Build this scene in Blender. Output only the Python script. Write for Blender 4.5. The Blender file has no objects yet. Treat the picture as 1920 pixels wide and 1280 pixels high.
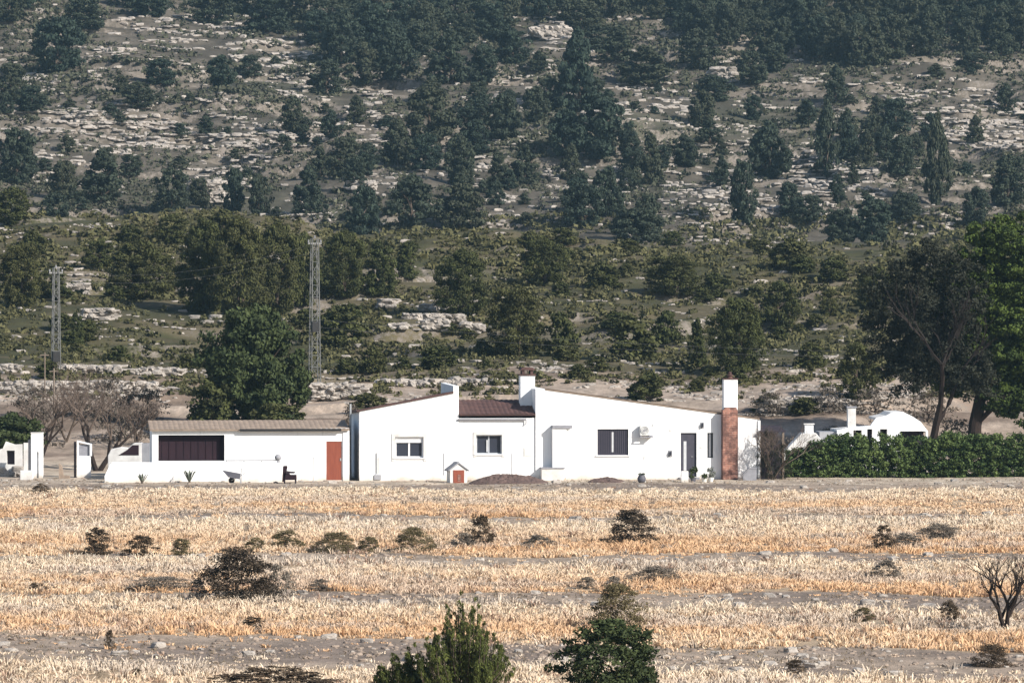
import bpy, math, random
import numpy as np
random.seed(7); RNG = np.random.default_rng(7)
scene = bpy.context.scene
COL = scene.collection
# ------------------------------------------------------------------ camera
F, HOR, ZC = 9500.0, 520.0, 10.0
PIT = -math.atan((640 - HOR) / F)
cp, sp = math.cos(PIT), math.sin(PIT)
def ray(px, py):
    u = (px - 960) / F; v = (640 - py) / F
    return u, cp - v * sp, sp + v * cp
def at(px, py, Y):
    a, b, c = ray(px, py); t = Y / b
    return a * t, Y, ZC + c * t
def proj(x, y, z):
    zz = z - ZC
    fw = y * cp + zz * sp; up = -y * sp + zz * cp
    return 960 + F * x / fw, 640 - F * up / fw
cam_d = bpy.data.cameras.new('camera'); cam = bpy.data.objects.new('camera', cam_d); COL.objects.link(cam)
cam_d.sensor_width = 36; cam_d.lens = F / 1920 * 36
cam_d.clip_start = 1; cam_d.clip_end = 4000
cam.location = (0, 0, ZC); cam.rotation_euler = (math.pi / 2 + PIT, 0, 0)
scene.camera = cam
# ------------------------------------------------------------------ noise
def _h(i, j, s):
    n = (i * 374761393 + j * 668265263 + s * 974634777) & 0xffffffff
    n = ((n ^ (n >> 13)) * 1274126177) & 0xffffffff
    n = n ^ (n >> 16)
    return (n & 0xffff) / 65535.0
def vn(x, y, s=0):
    x = np.asarray(x, float); y = np.asarray(y, float)
    i = np.floor(x).astype(np.int64); j = np.floor(y).astype(np.int64)
    fx = x - i; fy = y - j
    fx = fx * fx * (3 - 2 * fx); fy = fy * fy * (3 - 2 * fy)
    return ((_h(i, j, s) * (1 - fx) + _h(i + 1, j, s) * fx) * (1 - fy) +
            (_h(i, j + 1, s) * (1 - fx) + _h(i + 1, j + 1, s) * fx) * fy)
def fbm(x, y, s=0, o=3):
    r = 0; a = .5; t = 0
    for k in range(o):
        r = r + a * vn(x * 2 ** k, y * 2 ** k, s + k); t += a; a *= .5
    return r / t
def sst(a, b, x):
    t = np.clip((x - a) / (b - a), 0, 1); return t * t * (3 - 2 * t)
# ------------------------------------------------------------------ terrain
DP = [-100, 0, 80, 262, 272, 281, 292, 300, 340, 380, 410, 428, 445, 500, 540, 600, 680, 740, 800, 900, 1300, 1600]
ZP = [8.2, 8.2, 0, 0, .55, 2.0, 3.1, 3.9, 5.9, 9.3, 13.2, 14.0, 13.8, 12.0, 14.5, 22.5, 36, 48.5, 62, 82, 110, 110]
def Zf(x, y):
    x = np.asarray(x, float); y = np.asarray(y, float)
    back = sst(262, 285, y)
    far = sst(500, 560, y)
    w = (fbm(x / 38, y / 60, 11) - .5) * 16 * back + (fbm(x / 60, y / 90, 15) - .5) * 40 * far
    z = np.interp(y + w, DP, ZP)
    z = z + back * (fbm(x / 9, y / 12, 21) - .5) * 1.1 + far * (fbm(x / 14, y / 16, 22) - .5) * 3.0
    cr = sst(385, 418, y) * (1 - sst(432, 470, y))
    z = z + cr * (np.interp(x, [-60, -25, -14, 0, 12, 60], [1.4, 1.1, .2, .1, -1.6, -2.0]) + (fbm(x / 7, y / 40, 25) - .5) * 2.2)
    # terraces / rock ledges
    h = np.where(far > .5, 1.7, 1.25)
    s = z / h + fbm(x / 16, y / 30, 31) * 1.3
    fl = np.floor(s); fr = s - fl
    zt = z + h * (np.clip((fr - .84) / .14, 0, 1) - fr)
    m = sst(.46, .66, fbm(x / 16, y / 9, 41)) * sst(283, 290, y) * .95
    z = z * (1 - m) + zt * m
    fld = 1 - sst(240, 262, y)
    z = z + fld * sst(60, 110, y) * ((fbm(x / 5, y / 9, 51) - .5) * .22)
    return z
HX = np.arange(-150, 150.1, .5); HY = np.arange(80, 1000.1, .5)
HM = Zf(*np.meshgrid(HX, HY))
def Z(x, y):
    x = np.asarray(x, float); y = np.asarray(y, float)
    fx = np.clip((x + 150) / .5, 0, len(HX) - 2.001); fy = np.clip((y - 80) / .5, 0, len(HY) - 2.001)
    i = fx.astype(int); j = fy.astype(int); fx = fx - i; fy = fy - j
    return (HM[j, i] * (1 - fx) + HM[j, i + 1] * fx) * (1 - fy) + (HM[j + 1, i] * (1 - fx) + HM[j + 1, i + 1] * fx) * fy
def hit(px, py, dmin=100.0, dmax=990.0, step=.5):
    """where the line of sight through a picture point meets the ground"""
    px = np.atleast_1d(np.asarray(px, float)); py = np.atleast_1d(np.asarray(py, float))
    u = (px - 960) / F; v = (640 - py) / F
    b = cp - v * sp; c = sp + v * cp
    res = np.full(px.shape, np.nan); Y = dmin
    while Y < dmax:
        t = Y / b
        bad = np.isnan(res) & (ZC + c * t <= Z(u * t, np.full_like(t, Y)))
        res[bad] = Y
        if not np.isnan(res).any(): break
        Y += step
    t = res / b
    x = u * t
    return x, res, Z(np.nan_to_num(x), np.nan_to_num(res, nan=500.0))
# ------------------------------------------------------------------ objects
def tag(o, label=None, cat=None, group=None, kind=None):
    if label: o['label'] = label
    if cat: o['category'] = cat
    if group: o['group'] = group
    if kind or cat: o['kind'] = kind or 'thing'
    return o
def empty(name, loc=(0, 0, 0), rz=0, label=None, cat=None, group=None):
    o = bpy.data.objects.new(name, None); COL.objects.link(o)
    o.location = loc; o.rotation_euler = (0, 0, rz); o.empty_display_size = .3
    return tag(o, label, cat, group)
def npmesh(name, V, Fc, mat, tint=None, parent=None, smooth=False, k=None):
    V = np.asarray(V, np.float32); Fc = np.asarray(Fc, np.int32)
    k = Fc.shape[1]; me = bpy.data.meshes.new(name)
    me.vertices.add(len(V)); me.vertices.foreach_set('co', V.ravel())
    me.loops.add(Fc.size); me.loops.foreach_set('vertex_index', Fc.ravel())
    me.polygons.add(len(Fc)); me.polygons.foreach_set('loop_start', np.arange(0, Fc.size, k, dtype=np.int32))
    me.polygons.foreach_set('use_smooth', np.full(len(Fc), smooth))
    if tint is not None:
        a = me.color_attributes.new('tint', 'FLOAT_COLOR', 'POINT')
        c = np.ones((len(V), 4), np.float32); c[:, :tint.shape[1]] = tint
        a.data.foreach_set('color', c.ravel())
    me.update(calc_edges=True); me.validate()
    if mat: me.materials.append(mat)
    if parent is False: return me
    o = bpy.data.objects.new(name, me); COL.objects.link(o); o.parent = parent
    return o
class MB:
    def __init__(s): s.v = []; s.f = []
    def poly(s, vs, fs):
        n = len(s.v); s.v += [tuple(v) for v in vs]; s.f += [tuple(n + i for i in f) for f in fs]; return s
    def box(s, x0, x1, y0, y1, z0, z1):
        return s.poly([(x0, y0, z0), (x1, y0, z0), (x1, y1, z0), (x0, y1, z0), (x0, y0, z1), (x1, y0, z1), (x1, y1, z1), (x0, y1, z1)],
                      [(0, 3, 2, 1), (4, 5, 6, 7), (0, 1, 5, 4), (1, 2, 6, 5), (2, 3, 7, 6), (3, 0, 4, 7)])
    def prism(s, pts, y0, y1):            # polygon in x,z pushed along y
        n = len(pts)
        return s.poly([(x, y0, z) for x, z in pts] + [(x, y1, z) for x, z in pts],
                      [tuple(range(n)), tuple(range(2 * n - 1, n - 1, -1))] + [(i, i + n, (i + 1) % n + n, (i + 1) % n) for i in range(n)])
    def prismx(s, pts, x0, x1):           # polygon in y,z pushed along x
        n = len(pts)
        return s.poly([(x0, y, z) for y, z in pts] + [(x1, y, z) for y, z in pts],
                      [tuple(range(n)), tuple(range(2 * n - 1, n - 1, -1))] + [(i, i + n, (i + 1) % n + n, (i + 1) % n) for i in range(n)])
    def tube(s, pts, rad, sides=6, cap=True):
        pts = [np.array(p, float) for p in pts]; n = len(pts); base = len(s.v)
        if not hasattr(rad, '__len__'): rad = [rad] * n
        for i, p in enumerate(pts):
            d = pts[min(i + 1, n - 1)] - pts[max(i - 1, 0)]; d /= (np.linalg.norm(d) + 1e-9)
            a = np.cross(d, (0, 0, 1.0) if abs(d[2]) < .9 else (1.0, 0, 0)); a /= np.linalg.norm(a); b = np.cross(d, a)
            for k in range(sides):
                t = 2 * math.pi * k / sides
                s.v.append(tuple(p + rad[i] * (math.cos(t) * a + math.sin(t) * b)))
        for i in range(n - 1):
            for k in range(sides):
                a0 = base + i * sides + k; a1 = base + i * sides + (k + 1) % sides
                s.f.append((a0, a1, a1 + sides, a0 + sides))
        if cap:
            s.f.append(tuple(base + k for k in range(sides))[::-1]); s.f.append(tuple(base + (n - 1) * sides + k for k in range(sides)))
        return s
    def lathe(s, prof, c=(0, 0, 0), n=14):
        base = len(s.v)
        for r, z in prof:
            for k in range(n):
                t = 2 * math.pi * k / n; s.v.append((c[0] + r * math.cos(t), c[1] + r * math.sin(t), c[2] + z))
        for i in range(len(prof) - 1):
            for k in range(n):
                a = base + i * n + k; b = base + i * n + (k + 1) % n; s.f.append((a, b, b + n, a + n))
        s.f.append(tuple(base + k for k in range(n))[::-1]); s.f.append(tuple(base + (len(prof) - 1) * n + k for k in range(n)))
        return s
    def wheel(s, c, r, w, n=18):           # axis along y
        b = len(s.v)
        for y in (c[1] - w / 2, c[1] + w / 2):
            for k in range(n):
                t = 2 * math.pi * k / n; s.v.append((c[0] + r * math.cos(t), y, c[2] + r * math.sin(t)))
        s.f += [tuple(b + k for k in range(n)), tuple(b + n + k for k in range(n))[::-1]]
        s.f += [(b + k, b + (k + 1) % n, b + n + (k + 1) % n, b + n + k) for k in range(n)]
        return s
    def wall(s, top, holes, y0, y1, zb=-.3):   # a wall with real openings
        xs = sorted(set([p[0] for p in top] + [h[0] for h in holes] + [h[1] for h in holes]))
        tz = lambda x, side: _pl(top, x, side)
        for a, b in zip(xs, xs[1:]):
            if b - a < 1e-4: continue
            hs = sorted([h for h in holes if h[0] < (a + b) / 2 < h[1]], key=lambda h: h[2])
            lo = zb
            for h in hs:
                if h[2] > lo: s.box(a, b, y0, y1, lo, h[2])
                lo = h[3]
            s.prism([(a, lo), (b, lo), (b, tz(b, -1)), (a, tz(a, 1))], y0, y1)
        return s
    def build(s, name, mat, parent=None, bevel=0, smooth=False):
        me = bpy.data.meshes.new(name); me.from_pydata(s.v, [], s.f); me.update()
        if smooth: me.polygons.foreach_set('use_smooth', [True] * len(me.polygons))
        me.materials.append(mat)
        o = bpy.data.objects.new(name, me); COL.objects.link(o); o.parent = parent
        if bevel:
            m = o.modifiers.new('bevel', 'BEVEL'); m.width = bevel; m.segments = 2; m.limit_method = 'ANGLE'
        return o
def _pl(top, x, side):
    for (xa, za), (xb, zb) in zip(top, top[1:]):
        if xa <= x <= xb and xb > xa:
            if side < 0 and x == xa and xa != top[0][0]: continue
            if side > 0 and x == xb and xb != top[-1][0]: continue
            return za + (zb - za) * (x - xa) / (xb - xa)
    return top[-1][1]
# ------------------------------------------------------------------ materials
def mat(name, rough=.85, spec=.2):
    m = bpy.data.materials.new(name); m.use_nodes = True; nt = m.node_tree
    b = nt.nodes['Principled BSDF']; b.inputs['Roughness'].default_value = rough
    b.inputs['Specular IOR Level'].default_value = spec
    return m, nt, b
def N(nt, t, **kw):
    n = nt.nodes.new(t)
    for k, v in kw.items(): setattr(n, k, v)
    return n
def mixc(nt, fac, a, b, blend='MIX'):
    n = N(nt, 'ShaderNodeMix', data_type='RGBA', blend_type=blend)
    for i, x in ((0, fac), (6, a), (7, b)):
        if hasattr(x, 'is_output'): nt.links.new(x, n.inputs[i])
        else: n.inputs[i].default_value = (*x, 1) if isinstance(x, tuple) else x
    return n.outputs[2]
def noise(nt, scale, detail=4, coord='Object', rough=.6, stretch=None):
    tc = N(nt, 'ShaderNodeTexCoord'); n = N(nt, 'ShaderNodeTexNoise')
    n.inputs['Scale'].default_value = scale; n.inputs['Detail'].default_value = detail; n.inputs['Roughness'].default_value = rough
    if stretch:
        mp = N(nt, 'ShaderNodeMapping'); mp.inputs['Scale'].default_value = stretch
        nt.links.new(tc.outputs[coord], mp.inputs[0]); nt.links.new(mp.outputs[0], n.inputs['Vector'])
    else: nt.links.new(tc.outputs[coord], n.inputs['Vector'])
    return n.outputs[0]
def ramp(nt, x, a, b):
    r = N(nt, 'ShaderNodeMapRange'); r.inputs[1].default_value = a; r.inputs[2].default_value = b
    nt.links.new(x, r.inputs[0]); return r.outputs[0]
def bump(nt, b, h, st=.3, dist=.05):
    n = N(nt, 'ShaderNodeBump'); n.inputs['Strength'].default_value = st; n.inputs['Distance'].default_value = dist
    nt.links.new(h, n.inputs['Height']); nt.links.new(n.outputs[0], b.inputs['Normal'])
def plain(name, c1, c2, scale=3, rough=.8, st=.3, dist=.02, stretch=None, spec=.2, metal=0):
    m, nt, b = mat(name, rough, spec)
    f = noise(nt, scale, 5, stretch=stretch)
    nt.links.new(mixc(nt, ramp(nt, f, .3, .7), c1, c2), b.inputs['Base Color'])
    b.inputs['Metallic'].default_value = metal
    if st: bump(nt, b, f, st, dist)
    return m
def leafmat(name, dark, light, sc=1.0, var=.35):
    """dark..light by the leaf's own tint, hue drifting from plant to plant"""
    m, nt, b = mat(name, .75, .15)
    a = N(nt, 'ShaderNodeAttribute', attribute_name='tint'); sx = N(nt, 'ShaderNodeSeparateColor')
    nt.links.new(a.outputs['Color'], sx.inputs[0])
    c = mixc(nt, sx.outputs[0], dark, light)
    oi = N(nt, 'ShaderNodeObjectInfo')
    c = mixc(nt, ramp(nt, oi.outputs['Random'], -.4, 1.6), c, mixc(nt, var, c, (.14, .11, .05)))
    nt.links.new(c, b.inputs['Base Color'])
    return m
M = {}
m, nt, b = mat('white_wall_paint', .85)                      # lime-washed render
f1 = noise(nt, .7, 5); f2 = noise(nt, 2.2, 6, stretch=(3, 3, .5)); f3 = noise(nt, 14, 4)
c = mixc(nt, ramp(nt, f1, .35, .75), (.86, .86, .86), (.78, .79, .80))
c = mixc(nt, ramp(nt, f2, .58, .80), c, (.60, .60, .60))
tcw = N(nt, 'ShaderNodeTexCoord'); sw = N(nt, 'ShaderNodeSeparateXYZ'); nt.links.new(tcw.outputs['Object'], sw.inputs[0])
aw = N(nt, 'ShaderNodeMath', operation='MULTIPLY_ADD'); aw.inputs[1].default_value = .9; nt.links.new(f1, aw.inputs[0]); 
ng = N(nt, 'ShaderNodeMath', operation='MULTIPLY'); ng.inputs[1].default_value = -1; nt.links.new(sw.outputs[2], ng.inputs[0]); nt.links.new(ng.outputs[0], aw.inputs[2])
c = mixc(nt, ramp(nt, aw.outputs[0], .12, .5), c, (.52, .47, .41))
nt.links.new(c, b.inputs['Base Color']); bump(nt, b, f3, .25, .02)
M['white'] = m
M['oldwhite'] = plain('weathered_white_render', (.74, .73, .71), (.50, .48, .46), 1.6, .9, .5, .05)
M['terracotta'] = plain('terracotta_tile', (.115, .062, .054), (.065, .040, .038), 2.5, .85)
M['tan_tile'] = plain('weathered_tan_tile', (.36, .275, .21), (.22, .17, .135), 2.2, .9)
M['brick'] = None
m, nt, b = mat('red_brick', .85); tc = N(nt, 'ShaderNodeTexCoord'); mp = N(nt, 'ShaderNodeMapping'); mp.inputs['Rotation'].default_value = (math.pi / 2, 0, 0)
bt = N(nt, 'ShaderNodeTexBrick'); bt.inputs['Scale'].default_value = 1; bt.inputs['Brick Width'].default_value = .27; bt.inputs['Row Height'].default_value = .09
bt.inputs['Mortar Size'].default_value = .008
bt.inputs['Color1'].default_value = (.40, .18, .13, 1); bt.inputs['Color2'].default_value = (.20, .085, .065, 1); bt.inputs['Mortar'].default_value = (.45, .32, .26, 1)
nt.links.new(tc.outputs['Object'], mp.inputs[0]); nt.links.new(mp.outputs[0], bt.inputs[0])
f = noise(nt, 3, 5); nt.links.new(mixc(nt, ramp(nt, f, .38, .60), bt.outputs[0], (.12, .065, .055)), b.inputs['Base Color']); bump(nt, b, f, .4, .02)
M['brick'] = m
M['red_door'] = plain('red_brown_painted_wood', (.26, .075, .045), (.20, .055, .035), 3, .6, .3, .01, (6, 6, .6))
M['grey_door'] = plain('grey_painted_door', (.07, .065, .085), (.05, .05, .065), 4, .5, .2, .01)
M['grey_wall'] = plain('grey_cement', (.33, .33, .35), (.25, .25, .27), 2, .9)
M['pale_cap'] = plain('grey_concrete_cap', (.30, .30, .33), (.22, .22, .24), 5, .9)
M['frame_white'] = plain('white_window_frame', (.75, .75, .76), (.68, .68, .70), 5, .4, 0)
M['frame_grey'] = plain('grey_window_frame', (.40, .42, .45), (.33, .35, .38), 5, .5, 0)
M['curtain'] = plain('pale_curtain', (.55, .56, .58), (.45, .46, .48), 5, .9, 0)
m, nt, b = mat('window_glass', .08, .5); b.inputs['Base Color'].default_value = (.035, .04, .055, 1); M['glass'] = m
M['shutter'] = plain('dark_shutter', (.065, .06, .08), (.045, .042, .06), 5, .6, .2, .01, (1, 1, 9))
M['metal'] = plain('galvanised_metal', (.42, .43, .44), (.30, .31, .32), 4, .5, .1, .01, metal=.3)
M['dark'] = plain('dark_panel_and_shade', (.045, .035, .045), (.03, .024, .03), 2, .9)  # dark panels; on the lean-to this colour carries the shade
M['brown_shade'] = plain('dark_brown_shade', (.030, .015, .020), (.020, .011, .016), 1.2, .95)  # shade of porch and hearth hollow as colour; also armchair brown
M['cream'] = plain('cream_metal_casing', (.70, .70, .68), (.60, .60, .58), 5, .5, 0)
M['black'] = plain('black_plastic', (.02, .02, .022), (.03, .03, .03), 5, .5, 0)
M['wood'] = plain('weathered_wood', (.24, .19, .15), (.15, .12, .10), 6, .9, .4, .01, (6, 6, .7))
M['pot'] = plain('grey_glazed_pot', (.12, .12, .14), (.08, .08, .1), 4, .5, 0)
M['bark'] = plain('tree_bark', (.12, .09, .07), (.06, .045, .035), 5, .95, .6, .05, (4, 4, 1))
M['darkbark'] = plain('dark_tree_bark', (.035, .024, .02), (.02, .015, .013), 5, .95, .6, .05, (4, 4, 1))
M['twig'] = plain('bare_twigs', (.14, .105, .085), (.09, .068, .055), 3, .95, 0)
M['darktwig'] = plain('dark_bare_twigs', (.028, .022, .020), (.018, .014, .013), 3, .95, 0)
M['dirt'] = plain('brown_spoil', (.15, .10, .085), (.09, .065, .06), 2.5, .95, .8, .15)
M['lattice'] = plain('pylon_steel', (.26, .26, .25), (.16, .16, .155), 2, .55, .1, .01, metal=.2)
M['carpaint'] = plain('white_car_paint', (.78, .78, .79), (.76, .76, .77), 2, .25, 0, spec=.5)
M['tyre'] = plain('rubber_tyre', (.025, .025, .025), (.035, .035, .035), 9, .9)
m, nt, b = mat('limestone', .92); f = noise(nt, 1.3, 6, coord='Object'); f2 = noise(nt, 6, 5, coord='Object', stretch=(1, 1, 3))
c = mixc(nt, ramp(nt, f, .3, .7), (.47, .42, .37), (.29, .26, .235)); c = mixc(nt, ramp(nt, f2, .52, .75), c, (.13, .115, .10))
nt.links.new(c, b.inputs['Base Color']); bump(nt, b, f2, .6, .12); M['stone'] = m
M['pine_far'] = leafmat('far_pine_needles', (.007, .018, .017), (.030, .052, .038))
M['pine_olive'] = leafmat('olive_pine_needles', (.011, .018, .008), (.066, .080, .024))
M['pine_green'] = leafmat('bright_pine_needles', (.012, .024, .007), (.078, .112, .020), var=.05)
M['hedge'] = leafmat('hedge_leaves', (.014, .036, .012), (.135, .180, .055), var=.1)
M['pine_fore'] = leafmat('young_pine_needles', (.020, .032, .008), (.13, .150, .038), var=.1)
M['holm'] = leafmat('dark_oak_leaves', (.014, .024, .010), (.068, .088, .032), var=.05)
M['scrub'] = leafmat('hill_scrub_leaves', (.020, .027, .018), (.105, .105, .070), var=.2)
M['drybush'] = leafmat('dry_brown_bush', (.030, .020, .014), (.11, .078, .05), var=.1)
M['darkbrush'] = leafmat('dark_dry_brush', (.016, .012, .009), (.075, .055, .038), var=.05)
M['olivebush'] = leafmat('olive_dry_bush', (.055, .045, .022), (.19, .155, .08), var=.1)
M['drygrey'] = leafmat('dry_grey_bush', (.10, .085, .07), (.26, .22, .18), var=.1)
M['darkleaf'] = leafmat('dark_purple_leaves', (.008, .011, .007), (.036, .038, .026), var=.05)
M['greyplant'] = leafmat('grey_green_plant', (.10, .11, .10), (.24, .25, .22), var=.1)
m, nt, b = mat('dry_grass', .8, .1)
a = N(nt, 'ShaderNodeAttribute', attribute_name='tint'); nt.links.new(a.outputs['Color'], b.inputs['Base Color']); M['grass'] = m
m, nt, b = mat('earth_and_rock', .95, .1)
a = N(nt, 'ShaderNodeAttribute', attribute_name='tint')
f = noise(nt, .9, 8, rough=.78, stretch=(1, .55, 1)); f2 = noise(nt, .35, 5, stretch=(1, 1, 2))
c = mixc(nt, ramp(nt, f, .38, .68), a.outputs['Color'], mixc(nt, .62, a.outputs['Color'], (.035, .03, .022)))
g = N(nt, 'ShaderNodeNewGeometry'); sx = N(nt, 'ShaderNodeSeparateXYZ'); nt.links.new(g.outputs['True Normal'], sx.inputs[0])
st = ramp(nt, sx.outputs[2], .93, .80)
mu = N(nt, 'ShaderNodeMath', operation='MULTIPLY'); nt.links.new(st, mu.inputs[0]); nt.links.new(ramp(nt, f, .44, .58), mu.inputs[1])
mu2 = N(nt, 'ShaderNodeMath', operation='MULTIPLY'); nt.links.new(mu.outputs[0], mu2.inputs[0]); nt.links.new(a.outputs['Alpha'], mu2.inputs[1])
c = mixc(nt, mu2.outputs[0], c, mixc(nt, f2, (.30, .26, .225), (.12, .10, .085)))
nt.links.new(c, b.inputs['Base Color']); bump(nt, b, f, .7, .15); M['earth'] = m
# ------------------------------------------------------------------ field rows: strips of dry grass between bare soil
# (back edge, front edge) of each strip as D at x=0, with a drift across
STRIPS = [(106, 129.5, -.25), (139, 155.2, -.28), (161, 177.5, -.02), (183.5, 208, -.0), (213.5, 238, -.02)]
def strip_mask(x, y, soft=.5):
    w = (fbm(x / 9, y / 40, 61) - .5) * 6.5 + (vn(x / 2.0, y / 4, 62) - .5) * 2.0 + (vn(x / .7, y / 1.2, 63) - .5) * .9
    r = np.zeros_like(np.asarray(x, float))
    for a, b_, s in STRIPS:
        c = y + w * (y / 180) + s * -x * (y / 180)
        r = np.maximum(r, sst(a - soft, a + soft, c) * (1 - sst(b_ - soft, b_ + soft, c)))
    return r
def mixa(a, b, t): return a * (1 - t[..., None]) + b * t[..., None]
C = lambda *v: np.array(v, float)
def ground_col(x, y, px, py):
    n1 = fbm(x / 5, y / 5, 71); n2 = fbm(x / 1.5, y / 2, 72)
    soil = mixa(C(.28, .22, .18) + 0 * n1[..., None], C(.40, .315, .245), sst(.4, .65, n1))
    straw = mixa(C(.50, .35, .21) + 0 * n1[..., None], C(.55, .44, .32), n2)
    c = mixa(soil, straw, strip_mask(x, y) * .9)
    yard = mixa(C(.60, .50, .39) + 0 * n1[..., None], C(.46, .37, .29), sst(.4, .7, n2))
    c = mixa(c, yard, sst(244, 246, y + (n1 - .5) * 4))
    kn = mixa(C(.062, .062, .030) + 0 * n1[..., None], C(.125, .105, .062), sst(.35, .65, n1))     # olive knoll
    pale = mixa(C(.50, .405, .33) + 0 * n1[..., None], C(.36, .28, .22), n2)
    brn = mixa(C(.19, .14, .11) + 0 * n1[..., None], C(.30, .23, .18), n2)
    low = mixa(brn, pale, sst(.42, .58, fbm(x / 10, y / 4, 73)))
    c = mixa(c, low, sst(264, 270, y)); c = mixa(c, kn, sst(300, 312, y + (n1 - .5) * 14))
    fr = mixa(C(.082, .072, .058) + 0 * n1[..., None], C(.145, .125, .10), sst(.35, .65, n1))
    fr = mixa(fr, C(.055, .06, .038) + 0 * fr, sst(.5, .75, fbm(x / 30, y / 30, 75)) * .7)
    c = mixa(c, fr, sst(440, 480, y))
    return c
ys = np.concatenate([np.arange(-60, 100, 5.), np.arange(100, 262, .45), np.arange(262, 440, .4), np.arange(440, 520, 1.5), np.arange(520, 765, .42), np.arange(765, 1420, 9.)])
us = np.concatenate([[-6, -3.5, -2.2, -1.6, -1.3, -1.15], np.linspace(-1.05, 1.05, 330), [1.15, 1.3, 1.6, 2.2, 3.5, 6]])
YY, UU = np.meshgrid(ys, us, indexing='ij'); XX = UU * (np.maximum(YY, 60) * .112 + 7)
ZZ = Zf(XX, YY)
nr, nc = XX.shape
V = np.stack([XX, YY, ZZ], -1).reshape(-1, 3)
idx = np.arange(nr * nc).reshape(nr, nc)
Fq = np.stack([idx[:-1, :-1], idx[:-1, 1:], idx[1:, 1:], idx[1:, :-1]], -1).reshape(-1, 4)
gc = ground_col(XX.ravel(), YY.ravel(), None, None)
tn = np.concatenate([gc, sst(268, 285, YY.ravel())[:, None]], 1)
g = npmesh('ground', V, Fq, M['earth'], tn); tag(g, kind='structure')
# ------------------------------------------------------------------ grass blades
def rotz(v, a):
    c, s = np.cos(a), np.sin(a)
    return np.stack([v[..., 0] * c - v[..., 1] * s, v[..., 0] * s + v[..., 1] * c, v[..., 2]], -1)
r = np.random.default_rng(5)
NT = 112000; ty = r.uniform(105, 240, NT); k = r.uniform(0, 1, NT) < (ty / 240); ty = ty[k]; tx = r.uniform(-1, 1, len(ty)) * (ty * .105 + 3)
tm = strip_mask(tx, ty, .5); bare_ = sst(.56, .66, fbm(tx / 4, ty / 3, 82)); pt = tm * (1 - .62 * bare_) * (.35 + .65 * sst(.3, .6, fbm(tx / 1.6, ty / 1.6, 81))) + .05
k = r.uniform(0, 1, len(ty)) < pt; tx, ty, tm = tx[k], ty[k], tm[k]; nt_ = len(tx)
th = (.065 + .22 * r.uniform(0, 1, nt_) ** 2.6) * (.6 + .8 * fbm(tx / 3, ty / 3, 84)) * np.where(tm > .3, 1, .45) * np.where(ty > 214, .72, 1)
def depth_in(x, y):               # 0 at the near edge of its strip, 1 at the far edge
    d = np.zeros_like(x)
    for a_, b_, s_ in STRIPS:
        c_ = y + s_ * -x * (y / 180); q_ = (c_ - a_) / (b_ - a_); d = np.where((q_ > -.2) & (q_ < 1.2), np.clip(q_, 0, 1), d)
    return d
td = depth_in(tx, ty); th = th * (1 + .30 * sst(.75, 1, td))
tj = r.uniform(0, 1, nt_); tpn = fbm(tx / 5, ty / 4, 85); tgr = .75 * sst(.54, .68, fbm(tx / 6 + 3, ty / 4, 86))
NB = 19; R_ = lambda v: np.repeat(v, NB, 0)
n = nt_ * NB; rad = .13 * r.uniform(0, 1, n) ** .6 * (1 + .6 * R_(tj)); aa = r.uniform(0, 6.283, n)
x = R_(tx) + np.cos(aa) * rad; y = R_(ty) + np.sin(aa) * rad; hgt = R_(th) * r.uniform(.45, 1.15, n)
wd = .007 + .008 * r.uniform(0, 1, n) + .00003 * y
az = r.uniform(0, 2 * math.pi, n); lean = (np.stack([np.cos(aa), np.sin(aa)], -1) * r.uniform(0, .8, n)[:, None] + r.normal(0, .2, (n, 2))) * hgt[:, None]
z = Z(x, y)
b0 = np.stack([x - np.cos(az) * wd, y - np.sin(az) * wd, z - .03], -1); b1 = np.stack([x + np.cos(az) * wd, y + np.sin(az) * wd, z - .03], -1)
mid0 = np.stack([x - np.cos(az) * wd * 1.2 + lean[:, 0] * .4, y + lean[:, 1] * .4, z + hgt * .55], -1); mid1 = mid0 + np.stack([np.cos(az) * wd * 2.4, np.sin(az) * wd * 2.4, 0 * z], -1)
tp0 = np.stack([x + lean[:, 0] - wd * .5, y + lean[:, 1], z + hgt * (1 - .25 * r.uniform(0, 1, n))], -1); tp1 = tp0 + np.stack([wd, 0 * z, 0 * z], -1)
V = np.stack([b0, b1, mid0, mid1, tp0, tp1], 1).reshape(-1, 3)
i0 = np.arange(n)[:, None] * 6
Fq = np.concatenate([i0 + np.array([[0, 1, 3, 2]]), i0 + np.array([[2, 3, 5, 4]])], 0)
orange = C(.63, .385, .21); straw = C(.68, .50, .335); pale = C(.72, .61, .475); gr = C(.47, .40, .34); redd = C(.20, .12, .085)
bc = mixa(np.tile(orange, (nt_, 1)), straw, sst(.3, .7, tpn * .5 + tj * .5)); bc = mixa(bc, orange * .92, sst(.75, .2, td) * sst(.3, .6, fbm(tx / 8, ty / 6, 88)) * .85); bc = mixa(bc, pale, td ** 2 * .8); bc = mixa(bc, gr, tgr * .85)
bc = mixa(bc, redd, ((tj > .90) & (tj < .96)).astype(float) * .85); bc = mixa(bc, gr * .5, (tj > .96).astype(float) * .8)
tcol = mixa(np.tile(straw, (nt_, 1)), pale, np.clip(tj * .5 + td ** 1.5 * .7, 0, 1)); tcol = mixa(tcol, orange * 1.08, sst(.7, .15, td) * sst(.3, .6, fbm(tx / 8, ty / 6, 88)) * .7); tcol = mixa(tcol, gr * 1.2, tgr * .8); tcol = mixa(tcol, redd * 1.6, ((tj > .90) & (tj < .96)).astype(float) * .8); tcol = mixa(tcol, gr * .55, (tj > .96).astype(float) * .8)
jj = r.uniform(.75, 1.15, n)[:, None]; basec = R_(bc) * jj; topc = R_(tcol) * jj
tc6 = np.stack([basec * .85, basec * .85, (basec + topc) / 2, (basec + topc) / 2, topc, topc], 1).reshape(-1, 3)
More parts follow.
